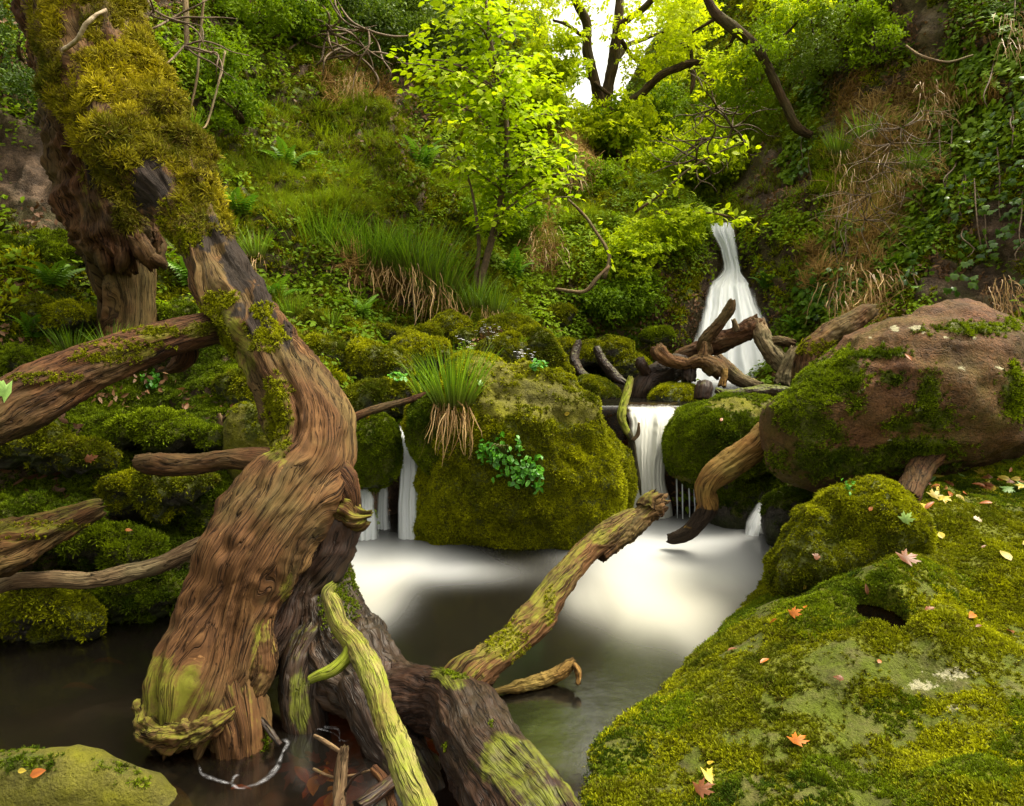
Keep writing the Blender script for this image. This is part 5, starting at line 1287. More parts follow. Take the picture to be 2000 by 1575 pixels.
# plateau and dale behind the crest
# ------------------------------------------------------------------ trees, shrubs, ivy, tussocks
def crown(name, parent, ells, pname, ncl, per, size, tint=.5, spread=.28, shell=.35, seed=0, flat=.55, droop=.0):
    P_, Z_, T_ = [], [], []
    for (ex, ey, rx, ry, Y, dY) in ells:
        c = P(ex, ey, Y); ax, az = rx * mpp(Y), ry * mpp(Y)
        n = max(3, int(ncl))
        d = rng.normal(size=(n, 3)); d /= np.linalg.norm(d, axis=1, keepdims=True)
        r = (shell + (1 - shell) * rng.uniform(0, 1, n) ** .6)[:, None]
        cc = c + d * r * np.array([ax, dY, az])
        cl_t = rng.normal(0, .16, n)
        k = np.repeat(np.arange(n), per)
        off = rng.normal(0, 1, (len(k), 3)) * np.array([1, 1, flat]) * spread * size * 2.6
        P_.append(cc[k] + off); T_.append(cl_t[k] + .12 * rng.normal(size=len(k)))
        Z_.append(rng.normal(0, .45, (len(k), 3)) + UP * .8 + d[k] * .35)
    p, z, t = np.concatenate(P_), np.concatenate(Z_), np.concatenate(T_)
    return scatter(name, pname, p, z, size, tint + t + .2 * fbm(p, .7, 2, seed), parent=parent)
def tree(label, base, trunks, limbs, crowns, cat="tree", name="tree", group=None, bark="bark"):
    r = tag(empty(name, P(*base)), label, cat, group)
    trunks = [[(a, b_, y_, r_ * .75) for a, b_, y_, r_ in c] for c in trunks]; limbs = [[(a, b_, y_, r_ * .72) for a, b_, y_, r_ in c] for c in limbs]
    for c in trunks: wood_obj("trunk", c, bark, r, na=28, groove=.1, seed=int(rng.integers(1, 999)), cap=(0, .2), up_algae=.45, algae=.12, bumps=.05, step=.06)
    for c in limbs: wood_obj("limb", c, bark, r, na=16, groove=.1, seed=int(rng.integers(1, 999)), cap=(0, .2), up_algae=.4, bumps=.06, step=.06)
    for kw in crowns: crown("crown", r, **kw)
    return r

oak = tree("tall oak with several mossy stems rising in the gap against the bright sky", (1165, 370, 12.6),
    [[(1158,372,12.6,22),(1166,290,12.6,20),(1172,222,12.6,18),(1162,160,12.5,13),(1147,100,12.4,12),(1146,45,12.3,11),(1124,0,12.2,10),(1105,-60,12.1,9)],
     [(1172,236,12.6,15),(1184,190,12.7,15),(1197,120,12.8,13),(1206,60,12.9,12),(1210,0,13.0,10),(1214,-70,13.1,9)]],
    [[(1203,64,12.9,9),(1226,38,12.8,9),(1256,18,12.7,8),(1290,-20,12.6,7)],
     [(1168,240,12.5,12),(1204,212,12.3,11),(1250,186,12.1,11),(1290,148,11.9,11),(1335,128,11.8,10),(1372,118,11.7,7),(1398,98,11.6,3)],
     [(1350,126,11.8,8),(1354,150,11.75,7),(1352,172,11.7,5),(1349,184,11.7,2)],
     [(1352,126,11.8,5),(1350,104,11.85,5),(1342,90,11.9,9),(1326,88,11.95,5)],
     [(1360,122,11.8,4),(1378,148,11.7,3),(1396,158,11.6,3),(1420,150,11.5,2)],
     [(1150,150,12.5,6),(1190,185,12.3,4),(1214,185,12.2,3)],[(1195,140,12.8,7),(1222,92,13.4,7),(1250,80,13.8,5),(1300,60,14,4)],
     [(1214,80,12.9,6),(1235,110,13.2,5),(1260,130,13.5,4)], [(1147,80,12.4,5),(1110,50,12.2,4),(1080,40,12.1,3)]],
    [dict(ells=[(1260,60,90,60,12.5,1.6),(1330,60,80,60,12.2,1.5),(1300,110,60,30,12.6,1.2),(1260,-40,120,30,12.6,2),(1095,10,40,50,12.0,1.5),(1340,0,40,30,12.4,1.2)], pname="oak_spray", ncl=17, per=8, size=.16, tint=.95, seed=1, spread=.5),
     dict(ells=[(1190,270,50,30,12.2,.8),(1230,230,60,30,12.3,.8),(1140,260,40,40,12.8,.8)], pname="oak_spray", ncl=26, per=9, size=.17, tint=.62, seed=2, spread=.45)])
ivt = tree("slim dark ivy clad trunk right of the oak's foot", (1212, 372, 11.6), [[(1214,372,11.6,8),(1218,330,11.7,9),(1206,290,11.8,7),(1196,240,11.9,6),(1190,200,12,5)]], [[(1216,330,11.7,4),(1235,300,11.8,3),(1250,280,12,2)]],
    [dict(ells=[(1200,250,24,50,11.9,.4)], pname="green_clump", ncl=14, per=7, size=.20, tint=.6, seed=3)])
lean = tree("mossy tree leaning left out over the stream from the right cliff", (1565, 258, 9.2),
    [[(1585,266,9.15,10),(1556,248,9.2,13),(1535,206,9.2,11),(1508,150,9.2,11),(1488,108,9.2,11),(1462,78,9.2,12),(1432,54,9.2,14),(1404,34,9.25,12),(1388,12,9.3,10),(1374,-20,9.3,8),(1366,-60,9.3,7)]],
    [[(1404,34,9.25,5),(1378,48,9.3,4),(1352,64,9.4,3)],[(1440,60,9.2,5),(1428,84,9.3,5),(1418,96,9.35,4)],[(1488,108,9.2,4),(1520,80,9.3,4),(1560,40,9.4,3),(1580,0,9.4,3)]],
    [dict(ells=[(1480,100,44,34,9.2,.6),(1530,60,60,40,9.5,.7),(1448,175,40,30,9.6,.5)], pname="green_clump", ncl=14, per=8, size=.12, tint=.62, seed=4),
     dict(ells=[(1420,130,46,26,9.8,.5),(1560,20,50,36,9.6,.6)], pname="oak_spray", ncl=14, per=8, size=.15, tint=.75, seed=5)])
bgt = [
 ("broad pale green tree in bright haze left of the oak", (1010,330,16.5), (985,120,100,110,16.5,2.5), "oak_clump", .66, 50),
 ("yellow green tree deep in the valley behind the oak's arching limb", (1330,330,18.0), (1340,225,100,70,18.0,2.5), "oak_clump", .88, 60),
 ("dark ivy smothered tree standing under the oak's arching limb", (1275,350,15.0), (1282,225,34,62,15.0,.8), "green_clump", .25, 44),
 ("bushy mid green tree on the valley floor left of the dark ivy tree", (1105,345,16.0), (1095,285,60,60,16.0,1.5), "oak_clump", .45, 46),
 ("golden green tree behind the leaning tree", (1440,330,16.5), (1450,165,70,80,17.0,2.0), "oak_clump", .85, 44),
 ("tall pale tree beyond the oak's crown", (1300,330,22.0), (1350,130,60,80,22.0,3.0), "oak_clump", .85, 30),
 ("far pale tree at the valley's end behind the slim ivy clad trunk", (1190,340,21.0), (1190,290,130,50,21.0,3.0), "oak_clump", .6, 46),
 ("green thicket tree below the leaning tree's stem", (1390,350,13.5), (1395,285,80,50,13.5,1.2), "oak_clump", .42, 46),
 ("feathery yellow green tree above the right cliff", (1560,60,13.5), (1590,-10,90,60,13.5,1.5), "oak_clump", .75, 46),
 ("tall pale tree above the left slope near the sky gap", (1000,150,19), (1020,-40,120,90,19,2.5), "oak_clump", .75, 50),
]
for lab, b, e, pn, ti, nc in bgt:
    ex, ey, rx, ry, Y, dY = e
    tree(lab, b, [[(b[0], b[1] + 15, b[2], 9 * 12 / b[2]), (b[0] + rng.uniform(-12, 12), (b[1] + ey) / 2, b[2], 7 * 12 / b[2]), (ex, ey, Y, 5 * 12 / Y), (ex + 10, ey - ry, Y, 2)]],
         [[(ex, ey + ry * .5, Y, 3), (ex + sg_ * rx * .4, ey, Y, 2.5), (ex + sg_ * rx * .8, ey - ry * .3, Y, 1.5)] for sg_ in (-1, 1)],
         [dict(ells=[e], pname=pn, ncl=int(nc * 1.05), per=11, size=.19 * Y / 16, spread=.5, tint=ti, seed=int(ex), shell=.25)], group="trees in the bright valley beyond the waterfall")

def shrub(label, base, ells, pname, ncl, per, size, tint, stems=4, cat="shrub", name="shrub", seed=0):
    r = tag(empty(name, P(*base)), label, cat)
    for k in range(stems):
        e = ells[k % len(ells)]
        wood_obj("stem", [(base[0] + rng.uniform(-6, 6), base[1], base[2], 4), (base[0] * .5 + e[0] * .5 + rng.uniform(-12, 12), (base[1] + e[1]) / 2, (base[2] + e[4]) / 2 - .05, 3), (e[0] + rng.uniform(-.6, .6) * e[2], e[1] - rng.uniform(0, .6) * e[3], e[4], 1.5)], "bark", r, na=8, seed=int(rng.integers(1, 999)), groove=.05, step=.08, cap=(0, 0))
    crown("foliage", r, ells, pname, ncl, per, size, tint, seed=seed)
    return r
shrub("glossy dark evergreen shrub at the head of the left slope behind the sapling", (880,150,10.9), [(880,70,90,70,10.9,.9),(800,30,80,50,11.2,.8)], "dark_clump", 60, 12, .15, .35, seed=11)
shrub("dark shrub overhanging the left slope left of the sapling's crown", (720,150,10.4), [(730,70,80,60,10.4,.8),(660,20,70,40,10.4,.8)], "dark_clump", 46, 12, .15, .30, seed=12)
shrub("light green shrub on the crest right of the sapling", (1060,300,11.3), [(1050,210,50,80,11.3,.8),(1080,130,50,60,11.6,.8)], "oak_spray", 40, 9, .18, .55, seed=13)
shrub("mid green hazel like shrub high on the left slope near the trunk", (520,80,8.9), [(500,30,110,50,9.0,.7),(590,40,60,50,9.4,.6)], "green_clump", 50, 10, .14, .45, seed=14)
shrub("leafy green shrub on the right cliff's brow", (1720,130,8.9), [(1715,75,50,50,8.9,.6),(1690,30,40,30,9.2,.5)], "green_clump", 20, 8, .12, .8, seed=15)
shrub("blue green shrub at the top of the right cliff beside the leaning tree", (1610,150,9.6), [(1600,70,50,50,9.6,.6),(1590,120,40,30,9.6,.5)], "dark_clump", 20, 8, .12, .95, seed=16)
shrub("bright leafy shrub hanging over the rock left of the tall waterfall", (1290,560,8.9), [(1270,470,90,46,8.8,.5),(1335,440,50,34,9.0,.5),(1230,510,60,50,8.7,.5)], "oak_spray", 44, 8, .10, .35, seed=17)
shrub("shady green shrub beside the tall waterfall's left foot", (1210,640,8.4), [(1205,590,44,40,8.35,.35),(1250,575,40,40,8.5,.35)], "green_clump", 30, 10, .11, .35, seed=18)
shrub("dark green bush below the oak on the crest", (1160,400,10.4), [(1150,350,60,36,10.4,.5),(1060,330,60,40,10.7,.5)], "green_clump", 34, 10, .15, .5, seed=19)
shrub("ferny green bush at the dark top left corner", (40,120,6.6), [(30,60,60,60,6.5,.4),(60,170,40,30,6.3,.3)], "dark_clump", 22, 8, .09, .1, seed=20)
shrub("low leafy bush in shade between the snag and the dead trunk", (470,240,7.6), [(450,200,50,50,7.5,.3),(420,120,50,60,7.7,.3)], "green_clump", 24, 8, .11, .4, seed=21)
shrub("leafy green bush behind the sapling's stems", (950,480,8.9), [(940,440,70,50,8.9,.4),(1010,430,50,50,9.1,.4)], "green_clump", 34, 9, .12, .5, seed=22)
shrub("olive green thicket on the valley brow above the small cascade", (1290,370,11.4), [(1310,330,80,36,11.4,.7),(1390,330,60,40,11.2,.6)], "oak_clump", 40, 10, .2, .35, seed=23)

# the luminous sapling
sap = tag(empty("sapling", P(935, 575, 8.0)), "luminous lime green sapling with layered leaves in the middle of the left slope", "sapling")
stems = [[(930,575,8.0,6),(948,510,7.95,6),(968,430,7.9,5),(985,350,7.85,5),(990,260,7.8,5),(975,160,7.8,4),(955,60,7.8,3),(945,-40,7.8,2)],
         [(940,560,8.0,4),(960,480,8.05,4),(985,410,8.1,4),(1010,330,8.15,3),(1040,270,8.2,2)],
         [(925,570,8.0,4),(935,490,7.9,4),(930,420,7.8,3),(915,350,7.75,2),(890,300,7.7,2)]]
for k, s_ in enumerate(stems): wood_obj("trunk", s_, "twig", sap, na=12, seed=130 + k, groove=.05, step=.05, cap=(0, 0))
ext = np.array([(-60,840,1010),(20,810,1050),(90,790,1070),(130,735,1100),(165,760,1100),(210,830,1110),(270,850,1130),(330,850,1150),(390,880,1120),(450,900,1060)], float)
LP, LD = [], []
for k in range(128):
    y0 = rng.uniform(-50, 440)
    xl, xr = np.interp(y0, ext[:, 0], ext[:, 1]), np.interp(y0, ext[:, 0], ext[:, 2])
    xs = np.interp(y0, [-40, 60, 160, 260, 350, 430], [945, 955, 975, 990, 985, 968])
    xe = rng.uniform(xl, xr)
    Ye = 7.85 + rng.uniform(-.9, .8)
    ys = y0 + 30 + 0.18 * abs(xe - xs)
    ctl = [(xs, ys, 7.85, 2.2), ((xs + xe) / 2, y0 + 8, (7.85 + Ye) / 2, 1.6), (xe, y0 + rng.uniform(-6, 10), Ye, 0.8)]
    if k < 40: wood_obj("branch", ctl, "twig", sap, na=6, seed=140 + k, groove=.02, step=.12, cap=(0, 0))
    C = P(*np.array([c[:3] for c in ctl]).T)
    L = np.linalg.norm(C[-1] - C[0])
    m = int(9 + L * 16)
    path = catmull(C, m)
    for j in range(2, m):
        for s2 in (-1, 1):
            if rng.uniform() < .78:
                dr = path[j] - path[j - 1]; dr /= np.linalg.norm(dr) + 1e-9
                sd = np.cross(dr, UP)
                LP.append(path[j] + rng.normal(0, .03, 3) + sd * s2 * rng.uniform(.02, .14) - UP * rng.uniform(0, .04)); LD.append(dr * .5 + sd * s2 * rng.uniform(.4, 1.1) + rng.normal(0, .25, 3) - UP * .15)
LP, LD = np.array(LP), np.array(LD)
o_ = rng.permutation(len(LP)); LP, LD = LP[o_], LD[o_]
def leaf_mesh(nm, mat, shape="oval", size=1.0):
    b = PB()
    if shape == "oval": b.leaf((0, 0, 0), (1, 0, 0), (0, 0, 1), 1, .62, .18, .25, ((0, .06), (.22, .85), (.5, 1.0), (.78, .6), (1, .02)))
    elif shape == "ivy": b.lobed((0, 0, 0), (1, 0, 0), (0, 0, 1), 1, IVY)
    elif shape == "maple": b.lobed((0, 0, 0), (1, 0, 0), (0, 0, 1), 1, MAPLE)
    elif shape == "narrow": b.leaf((0, 0, 0), (1, 0, 0), (0, 0, 1), 1, .36, .5, .3, ((0, .08), (.2, .8), (.5, 1.0), (.8, .55), (1, .02)))
    elif shape == "oak": b.lobed((0, 0, 0), (1, 0, 0), (0, 0, 1), 1, [(0, 1.25), (.22, 1.0), (.36, .62), (.6, .95), (.85, .5), (1.3, .72), (1.8, .42), (2.5, .5), (3.14, .55), (-2.5, .5), (-1.8, .42), (-1.3, .72), (-.85, .5), (-.6, .95), (-.36, .62), (-.22, 1.0)])
    V = np.array(b.v) * size
    if shape in ("maple", "oak"):
        V[:, 2] += .22 * V[:, 1] ** 2 / max(size, 1e-6) - .18 * V[:, 0] ** 2 / max(size, 1e-6) + .03 * size * np.sin(V[:, 0] / size * 9)
    f4 = [f for f in b.f if len(f) == 4]; f3 = [f for f in b.f if len(f) == 3]
    return mesh(nm, V, [np.array(f4, int).reshape(-1, 4), np.array(f3, int).reshape(-1, 3)], M[mat], {"h": np.ones(len(V)), "rib": np.array(b.r)})
M["sap_leaf"] = mat_leaf_solid("luminous_sapling_leaf", (0.36, 0.50, 0.003), (0.60, 0.68, 0.005), .55, .65)
M["ivy_solid"] = mat_leaf_solid("glossy_ivy_leaf", (0.022, 0.070, 0.008), (0.13, 0.24, 0.016), .2, .3)
def leaf_parts(parent, pts, dirs, ups, meshes, sizes):
    """each leaf an object of its own, sharing mesh data"""
    z = ups - dirs * ((ups * dirs).sum(1, keepdims=True)) / ((dirs * dirs).sum(1, keepdims=True) + 1e-9)
    q = quat_from(z, np.zeros(len(pts)), dirs)
    org = np.array(parent["_o"])
    for k in range(len(pts)):
        o = bpy.data.objects.new("leaf", meshes[k % len(meshes)])
        COL.objects.link(o)
        o.parent = parent
        o.location = pts[k] - org
        o.rotation_mode = "QUATERNION"; o.rotation_quaternion = q[k]
        s = float(sizes[k]); o.scale = (s, s, s)
lm = [leaf_mesh("leaf", "sap_leaf")]
near = np.argsort(LP[:, 1])[:300]
leaf_parts(sap, LP[near], LD[near], UP + rng.normal(0, .35, (300, 3)), lm, rng.uniform(.06, .105, 300))
def b_one(b): b.leaf((0, 0, 0), (1, 0, 0), (0, 0, 1), 1, .62, .18, .25, ((0, .06), (.22, .85), (.5, 1.0), (.78, .6), (1, .02)))
proto("broad_leaf", b_one, "bright_leaf", 1)
rest = np.setdiff1d(np.arange(len(LP)), near)
zz = UP + rng.normal(0, .4, (len(rest), 3))
scatter("foliage", "broad_leaf", LP[rest], zz, .085, .55 + .3 * fbm(LP[rest], 1.5, 3, 601), parent=sap, spin=np.zeros(len(rest)), xhint=LD[rest])

# second, lower bright twigs beside the waterfall lip
for lab, pth, n_ in [("slender leafy twig arching up to the right above the tall waterfall", [(1240,415,8.9,3),(1290,380,8.8,2.6),(1340,335,8.7,2.2),(1400,300,8.6,1.8),(1462,276,8.5,1)], 90),
                     ("leafy spray reaching over the lip of the tall waterfall", [(1300,420,8.9,3),(1350,415,8.8,2.5),(1410,420,8.6,2),(1470,440,8.5,1)], 110),
                     ("bare pale shoot with few leaves climbing the slope left of the waterfall", [(1180,545,8.3,4),(1190,500,8.35,4),(1165,455,8.4,3),(1140,420,8.5,3),(1110,390,8.6,2)], 16)]:
    r = tag(empty("leafy_twig", P(*pth[0][:3])), lab, "twig")
    wood_obj("stem", pth, "pale_bark", r, na=8, seed=150, groove=.03, step=.06, cap=(0, 0), algae=0)
    path = catmull(P(*np.array([c[:3] for c in pth]).T), 60)
    kk = rng.integers(8, 60, n_)
    pp = path[kk] + rng.normal(0, .10, (n_, 3)) * np.array([1, 1, .5])
    leaf_parts(r, pp, rng.normal(0, .6, (n_, 3)) + np.array([.6, -.1, -.1]), UP + rng.normal(0, .35, (n_, 3)), lm, rng.uniform(.07, .11, n_))

# ivy curtains on the right cliff
ivl = [leaf_mesh("leaf", "ivy_solid", "ivy")]
for lab, els, dens, nobj in [("glossy green ivy curtain cloaking the right cliff above the brown boulder", [(1890,330,120,200),(1960,150,60,120),(1800,480,70,110),(1870,540,50,50),(1850,200,60,80)], 165, 300),
                       ("dark green ivy patch between the straw and the waterfall slope", [(1640,480,44,60),(1660,530,40,50),(1600,560,30,40)], 330, 160),
                       ("ivy on the shadowed crag under the leaning tree", [(1560,300,30,50),(1585,190,30,30)], 260, 60)]:
    p, n = sample("ter", dens, region(*els, soft=.3, amp=.5, sc=2.5), margin=(120, 120))
    r = tag(empty("ivy", p[np.argmin(p[:, 2])]), lab, "ivy")
    o_ = rng.permutation(len(p)); p, n = p[o_], n[o_]
    d_ = np.array([0, -.15, -1.0]) + rng.normal(0, .45, p.shape)
    near = np.argsort(p[:, 1] + rng.uniform(0, .4, len(p)))[:nobj]
    leaf_parts(r, p[near] + n[near] * rng.uniform(.06, .14, (len(near), 1)), d_[near], n[near] + rng.normal(0, .35, (len(near), 3)) + UP * .4, ivl, rng.uniform(.045, .08, len(near)))
    rest = np.setdiff1d(np.arange(len(p)), near)
    scatter("foliage", "ivy_spray", p[rest] + n[rest] * .05, n[rest] + UP * .35 + rng.normal(0, .25, (len(rest), 3)), .15, .45 + .45 * fbm(p[rest], 1.6, 3, 603), parent=r, spin=rng.normal(0, .5, len(rest)), xhint=np.tile(np.array([[1.0, 0, 0]]), (len(rest), 1)))
    for k in range(16 if nobj > 100 else 4):
        b = p[rng.integers(len(p))]
        bx_, by_ = project(b[None]); bx_, by_ = float(bx_[0]), float(by_[0])
        ln_ = rng.uniform(60, 180); dr = rng.normal(0, 14)
        Yb = b[1] - .12
        wood_obj("vine", [(bx_, by_ - ln_ * .4, Yb + .25, 1.3), (bx_ + dr * .5 + rng.normal(0, 5), by_, Yb, 1.4), (bx_ + dr + rng.normal(0, 6), by_ + ln_ * .35, Yb - .1, 1.2), (bx_ + dr * 1.2, by_ + ln_ * .6, Yb - .15, .8)], "twig", r, na=5, seed=160 + k, groove=.0, step=.06, cap=(0, 0))
# bare tangles of twigs
def bare(label, starts, n, spread, Y, mat="twig", r0=2.2, name="bare_shrub"):
    r = tag(empty(name, P(starts[0][0], starts[0][1], Y)), label, "shrub")
    for k in range(n):
        x, y = starts[k % len(starts)]
        a = rng.uniform(0, 2 * math.pi); pts = [(x, y, Y, r0)]
        for j in range(4):
            a += rng.normal(0, .55)
            x += spread * math.cos(a); y += spread * math.sin(a) * .8
            pts.append((x, y, Y + rng.normal(0, .12) - .05 * j, r0 * (1 - j / 4.5)))
        wood_obj("branch", pts, mat, r, na=5, seed=180 + k, groove=0, step=.05, cap=(0, 0))
bare("bare twiggy shrub hanging over the top of the left slope", [(640,60),(700,110),(590,80),(720,60)], 26, 38, 9.2)
bare("tangle of bare brown branches on the valley brow above the waterfall", [(1400,210),(1430,250),(1390,270),(1360,310)], 34, 26, 10.4, "twig", 1.6)
bare("fine dry bramble stems tangled in the straw on the right cliff", [(1720,320),(1740,280),(1700,380),(1760,250),(1690,430)], 60, 30, 7.3, "twig", .8)
bare("bare brown stems hanging at the top left behind the trunk", [(330,40),(360,90),(300,20)], 14, 34, 6.3, "twig", 2)
for lab, pth in [("long thin pale vine hanging down left of the slope's grass", [(398,0,6.6,2.5),(390,80,6.6,2.5),(385,150,6.55,2.3),(368,230,6.5,2)]), ("crooked pale vine hanging by the mossy trunk's right edge", [(440,100,7.0,2),(425,170,6.9,2),(405,240,6.8,2),(395,252,6.7,1)]),
                 ("dark broken stem hanging straight down at the top left", [(360,-40,6.5,6),(364,40,6.45,5),(364,98,6.4,4)]), ("forked bare pale branch lying on the slope right of the sapling", [(1085,565,8.0,3),(1140,570,7.9,4),(1165,545,7.9,4),(1190,520,7.95,3)]),
                 ("bare curved branch jutting from the right cliff's brow", [(1770,90,7.8,2),(1800,110,7.6,2.5),(1850,122,7.5,2.5),(1900,108,7.5,2)]), ("thin stem hanging from the ledge below the grass tussocks", [(805,540,7.3,2),(808,590,7.25,2),(812,635,7.2,1.5)])]:
    wood_obj("vine", pth, "pale_bark", None, lab, "vine", None, na=8, seed=200, groove=0, step=.04, cap=(0, 0), algae=0, up_algae=.1)

# ------------------------------------------------------------------ grass tussocks (each a thing: green blades, dead blades)
def tussock(label, px_, py_, Y, h, nb, nd, seed, w=1.0, group=None, hang=True, tint=.5):
    global rng
    base = P(px_, py_, Y)
    r = tag(empty("grass_tussock", base), label, "grass tussock", group)
    for nm, cnt, mt in (("blades", nb, "grass_solid"), ("dead_blades", nd, "straw_solid")):
        if not cnt: continue
        b = PB()
        for k in range(cnt):
            a = rng.uniform(0, 2 * math.pi); q = rng.uniform(0, 1) ** .5
            p = np.array([math.cos(a) * q * (.30 if nb else .5 + .2 * rng.normal()) * w, math.sin(a) * q * .22, rng.uniform(-.03, .03)]) * h
            if nm == "blades":
                d = np.array([math.cos(a) * q * .55, math.sin(a) * q * .5 - .08, 1.0]); b.strip(p, d, h * rng.uniform(.6, 1.25), .014 * h + .004, rng.uniform(.1, 1.1), 6, tipw=.08)
            else:
                d = np.array([math.cos(a) * .35 + rng.normal(0, .15), -.35 - .4 * rng.uniform(), rng.uniform(-1.4, -.1)]); b.strip(p + np.array([0, -.14 * h, rng.uniform(-.2, .1) * h if nb else rng.uniform(-.7, .5) * h]), d, h * rng.uniform(.25, .9), .013 * h + .003, rng.uniform(.8, 3.2), 6, tipw=.25, jit=.22)
        V = np.array(b.v) + base
        f4 = np.array(b.f)
        bid = np.repeat(rng.uniform(0, 1, len(V) // 14 + 1), 14)[:len(V)]
        obj(nm, V, f4, M[mt], parent=r, attrs={"h": np.array(b.h), "bid": bid})
    return r
def mat_blade(name, c1, c2, root, tr):
    t = NT(name)
    c = t.mix(t.attr("bid"), c1, c2)
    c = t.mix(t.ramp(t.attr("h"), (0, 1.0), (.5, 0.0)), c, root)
    a = t.pbr(c, .45, None, .3)
    b = t.n("ShaderNodeBsdfTranslucent"); t.put(b.inputs["Color"], c)
    return t.done(t.shmix(tr, a, b.outputs[0]))
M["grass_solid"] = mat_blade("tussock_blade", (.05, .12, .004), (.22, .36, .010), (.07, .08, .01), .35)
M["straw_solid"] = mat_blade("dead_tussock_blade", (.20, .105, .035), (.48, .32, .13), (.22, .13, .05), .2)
tussock("lush grass tussock with drooping brown dead blades hanging on the left of the big boulder", 884, 792, 4.55, .39, 210, 90, 1, 1.15)
tussock("thin dull grass tussock just behind the lush hanging one", 838, 780, 4.9, .28, 60, 30, 2)
tg = "grass tussocks along the hanging ledge"
for i, (x, y, Y, lab) in enumerate([(610,500,7.25,"leftmost grass tussock on the overhanging ledge"),(655,485,7.3,"second grass tussock from the left on the overhanging ledge"),(700,500,7.25,"grass tussock in the middle left of the overhanging ledge"),(745,490,7.35,"grass tussock in the middle of the overhanging ledge"),(790,505,7.3,"grass tussock in the middle right of the overhanging ledge"),(830,515,7.35,"second grass tussock from the right on the overhanging ledge"),(862,535,7.4,"rightmost grass tussock on the overhanging ledge")]):
    tussock(lab, x + rng.uniform(-12, 12), y + 20 + rng.uniform(-16, 16), Y, rng.uniform(.36, .58), 150, 8 + 6 * i, 10 + i, 1.7, tg)
for i, (x, y, Y, h, lab) in enumerate([(930,600,7.3,.36,"rounded bright grass tussock above the grey brown stone"),(965,610,7.25,.32,"bright grass tussock leaning right above the grey brown stone"),(890,600,7.4,.30,"bright grass tussock left above the grey brown stone"),
    (370,262,4.25,.14,"small grass tuft sprouting from the mossy upper trunk"),(140,690,4.75,.22,"thin grass tuft beside the rotten snag's foot"),(215,690,4.7,.20,"thin grass tuft on the bank behind the leaning log"),(645,640,6.2,.18,"grass tuft on the golden rocks beside the trunk"),(570,620,6.3,.22,"grass tuft growing against the trunk's upper edge"),
    (1690,270,8.2,.34,"green grass tussock high on the right cliff"),(1640,300,8.5,.34,"green grass tussock on the right cliff below the leaning tree"),(1780,330,7.3,.24,"small green tussock amid the straw of the right cliff"),(1010,680,6.3,.12,"tiny grass tuft behind the big boulder's top"),(500,500,6.3,.26,"grass tuft in the dark hollow right of the trunk")]):
    tussock(lab, x, y, Y, h, 80, 14, 30 + i, 1.2)
for i, (x, y, Y, h, lab) in enumerate([(1955,570,5.2,.26,"straw coloured grass clump drooping over the brown boulder's top right"),(1640,590,7.2,.42,"straw clump hanging at the cliff foot right of the waterfall"),(1690,560,7.0,.50,"long straw curtain at the cliff foot"),(1715,570,6.9,.45,"straw curtain right of the long one at the cliff foot"),(1660,360,8.2,.40,"straw clump under the green tussock on the right cliff"),(1820,190,7.6,.34,"straw clump near the brow of the right cliff"),(1740,330,7.6,.40,"reddish straw clump in the middle of the right cliff"),(1990,60,7.0,.34,"straw clump in the top right corner"),(1065,470,8.7,.36,"dead straw clump hanging left of the mossy dome"),(1120,330,10,.36,"dead straw clump near the oak's foot"),(690,160,9.0,.22,"dead straw hanging under the crag left of the sapling")]):
    tussock(lab, x, y, Y, h, 0, 80, 60 + i, 1.2)

M["fern"] = mat_leaf_solid("fern_green", (0.045, 0.14, 0.006), (0.20, 0.36, 0.012), .35)
def b_frond(b):
    b_fern(b)
    b.strip((0, 0, 0), (1, 0, .3), 1.0, .02, .35, 6, side=(0, 0, 1))
fm = []
for k in range(2):
    b = PB(); b_frond(b); fm.append(b.mesh("frond", M["fern"]))
for x, y, Y, h, lab in [(540,600,6.3,.34,"small fern in the hollow right of the trunk's middle"),(700,620,6.9,.30,"fern under the left end of the hanging grass ledge"),(1150,610,8.3,.40,"fern in shade on the bank left of the waterfall"),(1000,545,8.4,.40,"fern at the sapling's foot"),(330,700,4.9,.22,"little fern behind the leaning log's end"),(100,560,5.2,.30,"fern on the mossy mound left of the snag"),(60,660,4.7,.24,"fern above the leaning log at the left edge"),(380,560,5.6,.30,"fern between the snag and the dead trunk"),(1500,560,8.5,.34,"fern on the mossy slope right of the waterfall"),(1560,650,7.6,.32,"fern behind the elbow limb right of the waterfall"),(560,330,7.9,.4,"fern high on the left slope"),(820,330,9.3,.45,"fern beneath the crag left of the sapling"),(470,420,7.2,.36,"fern right of the mossy trunk")]:
    hh_ = hit(x, y, ["ter"])
    base = P(x, y, Y) if hh_ is None else hh_[0] + hh_[1] * .03
    r = tag(empty("fern", base), lab, "fern")
    for k in range(9):
        a = k * .7 + rng.uniform(-.25, .25)
        o = bpy.data.objects.new("frond", fm[k % 2]); COL.objects.link(o); o.parent = r
        o.rotation_euler = (rng.normal(0, .2), -rng.uniform(.35, .85), a); s_ = h * rng.uniform(.7, 1.15); o.scale = (s_, s_, s_)
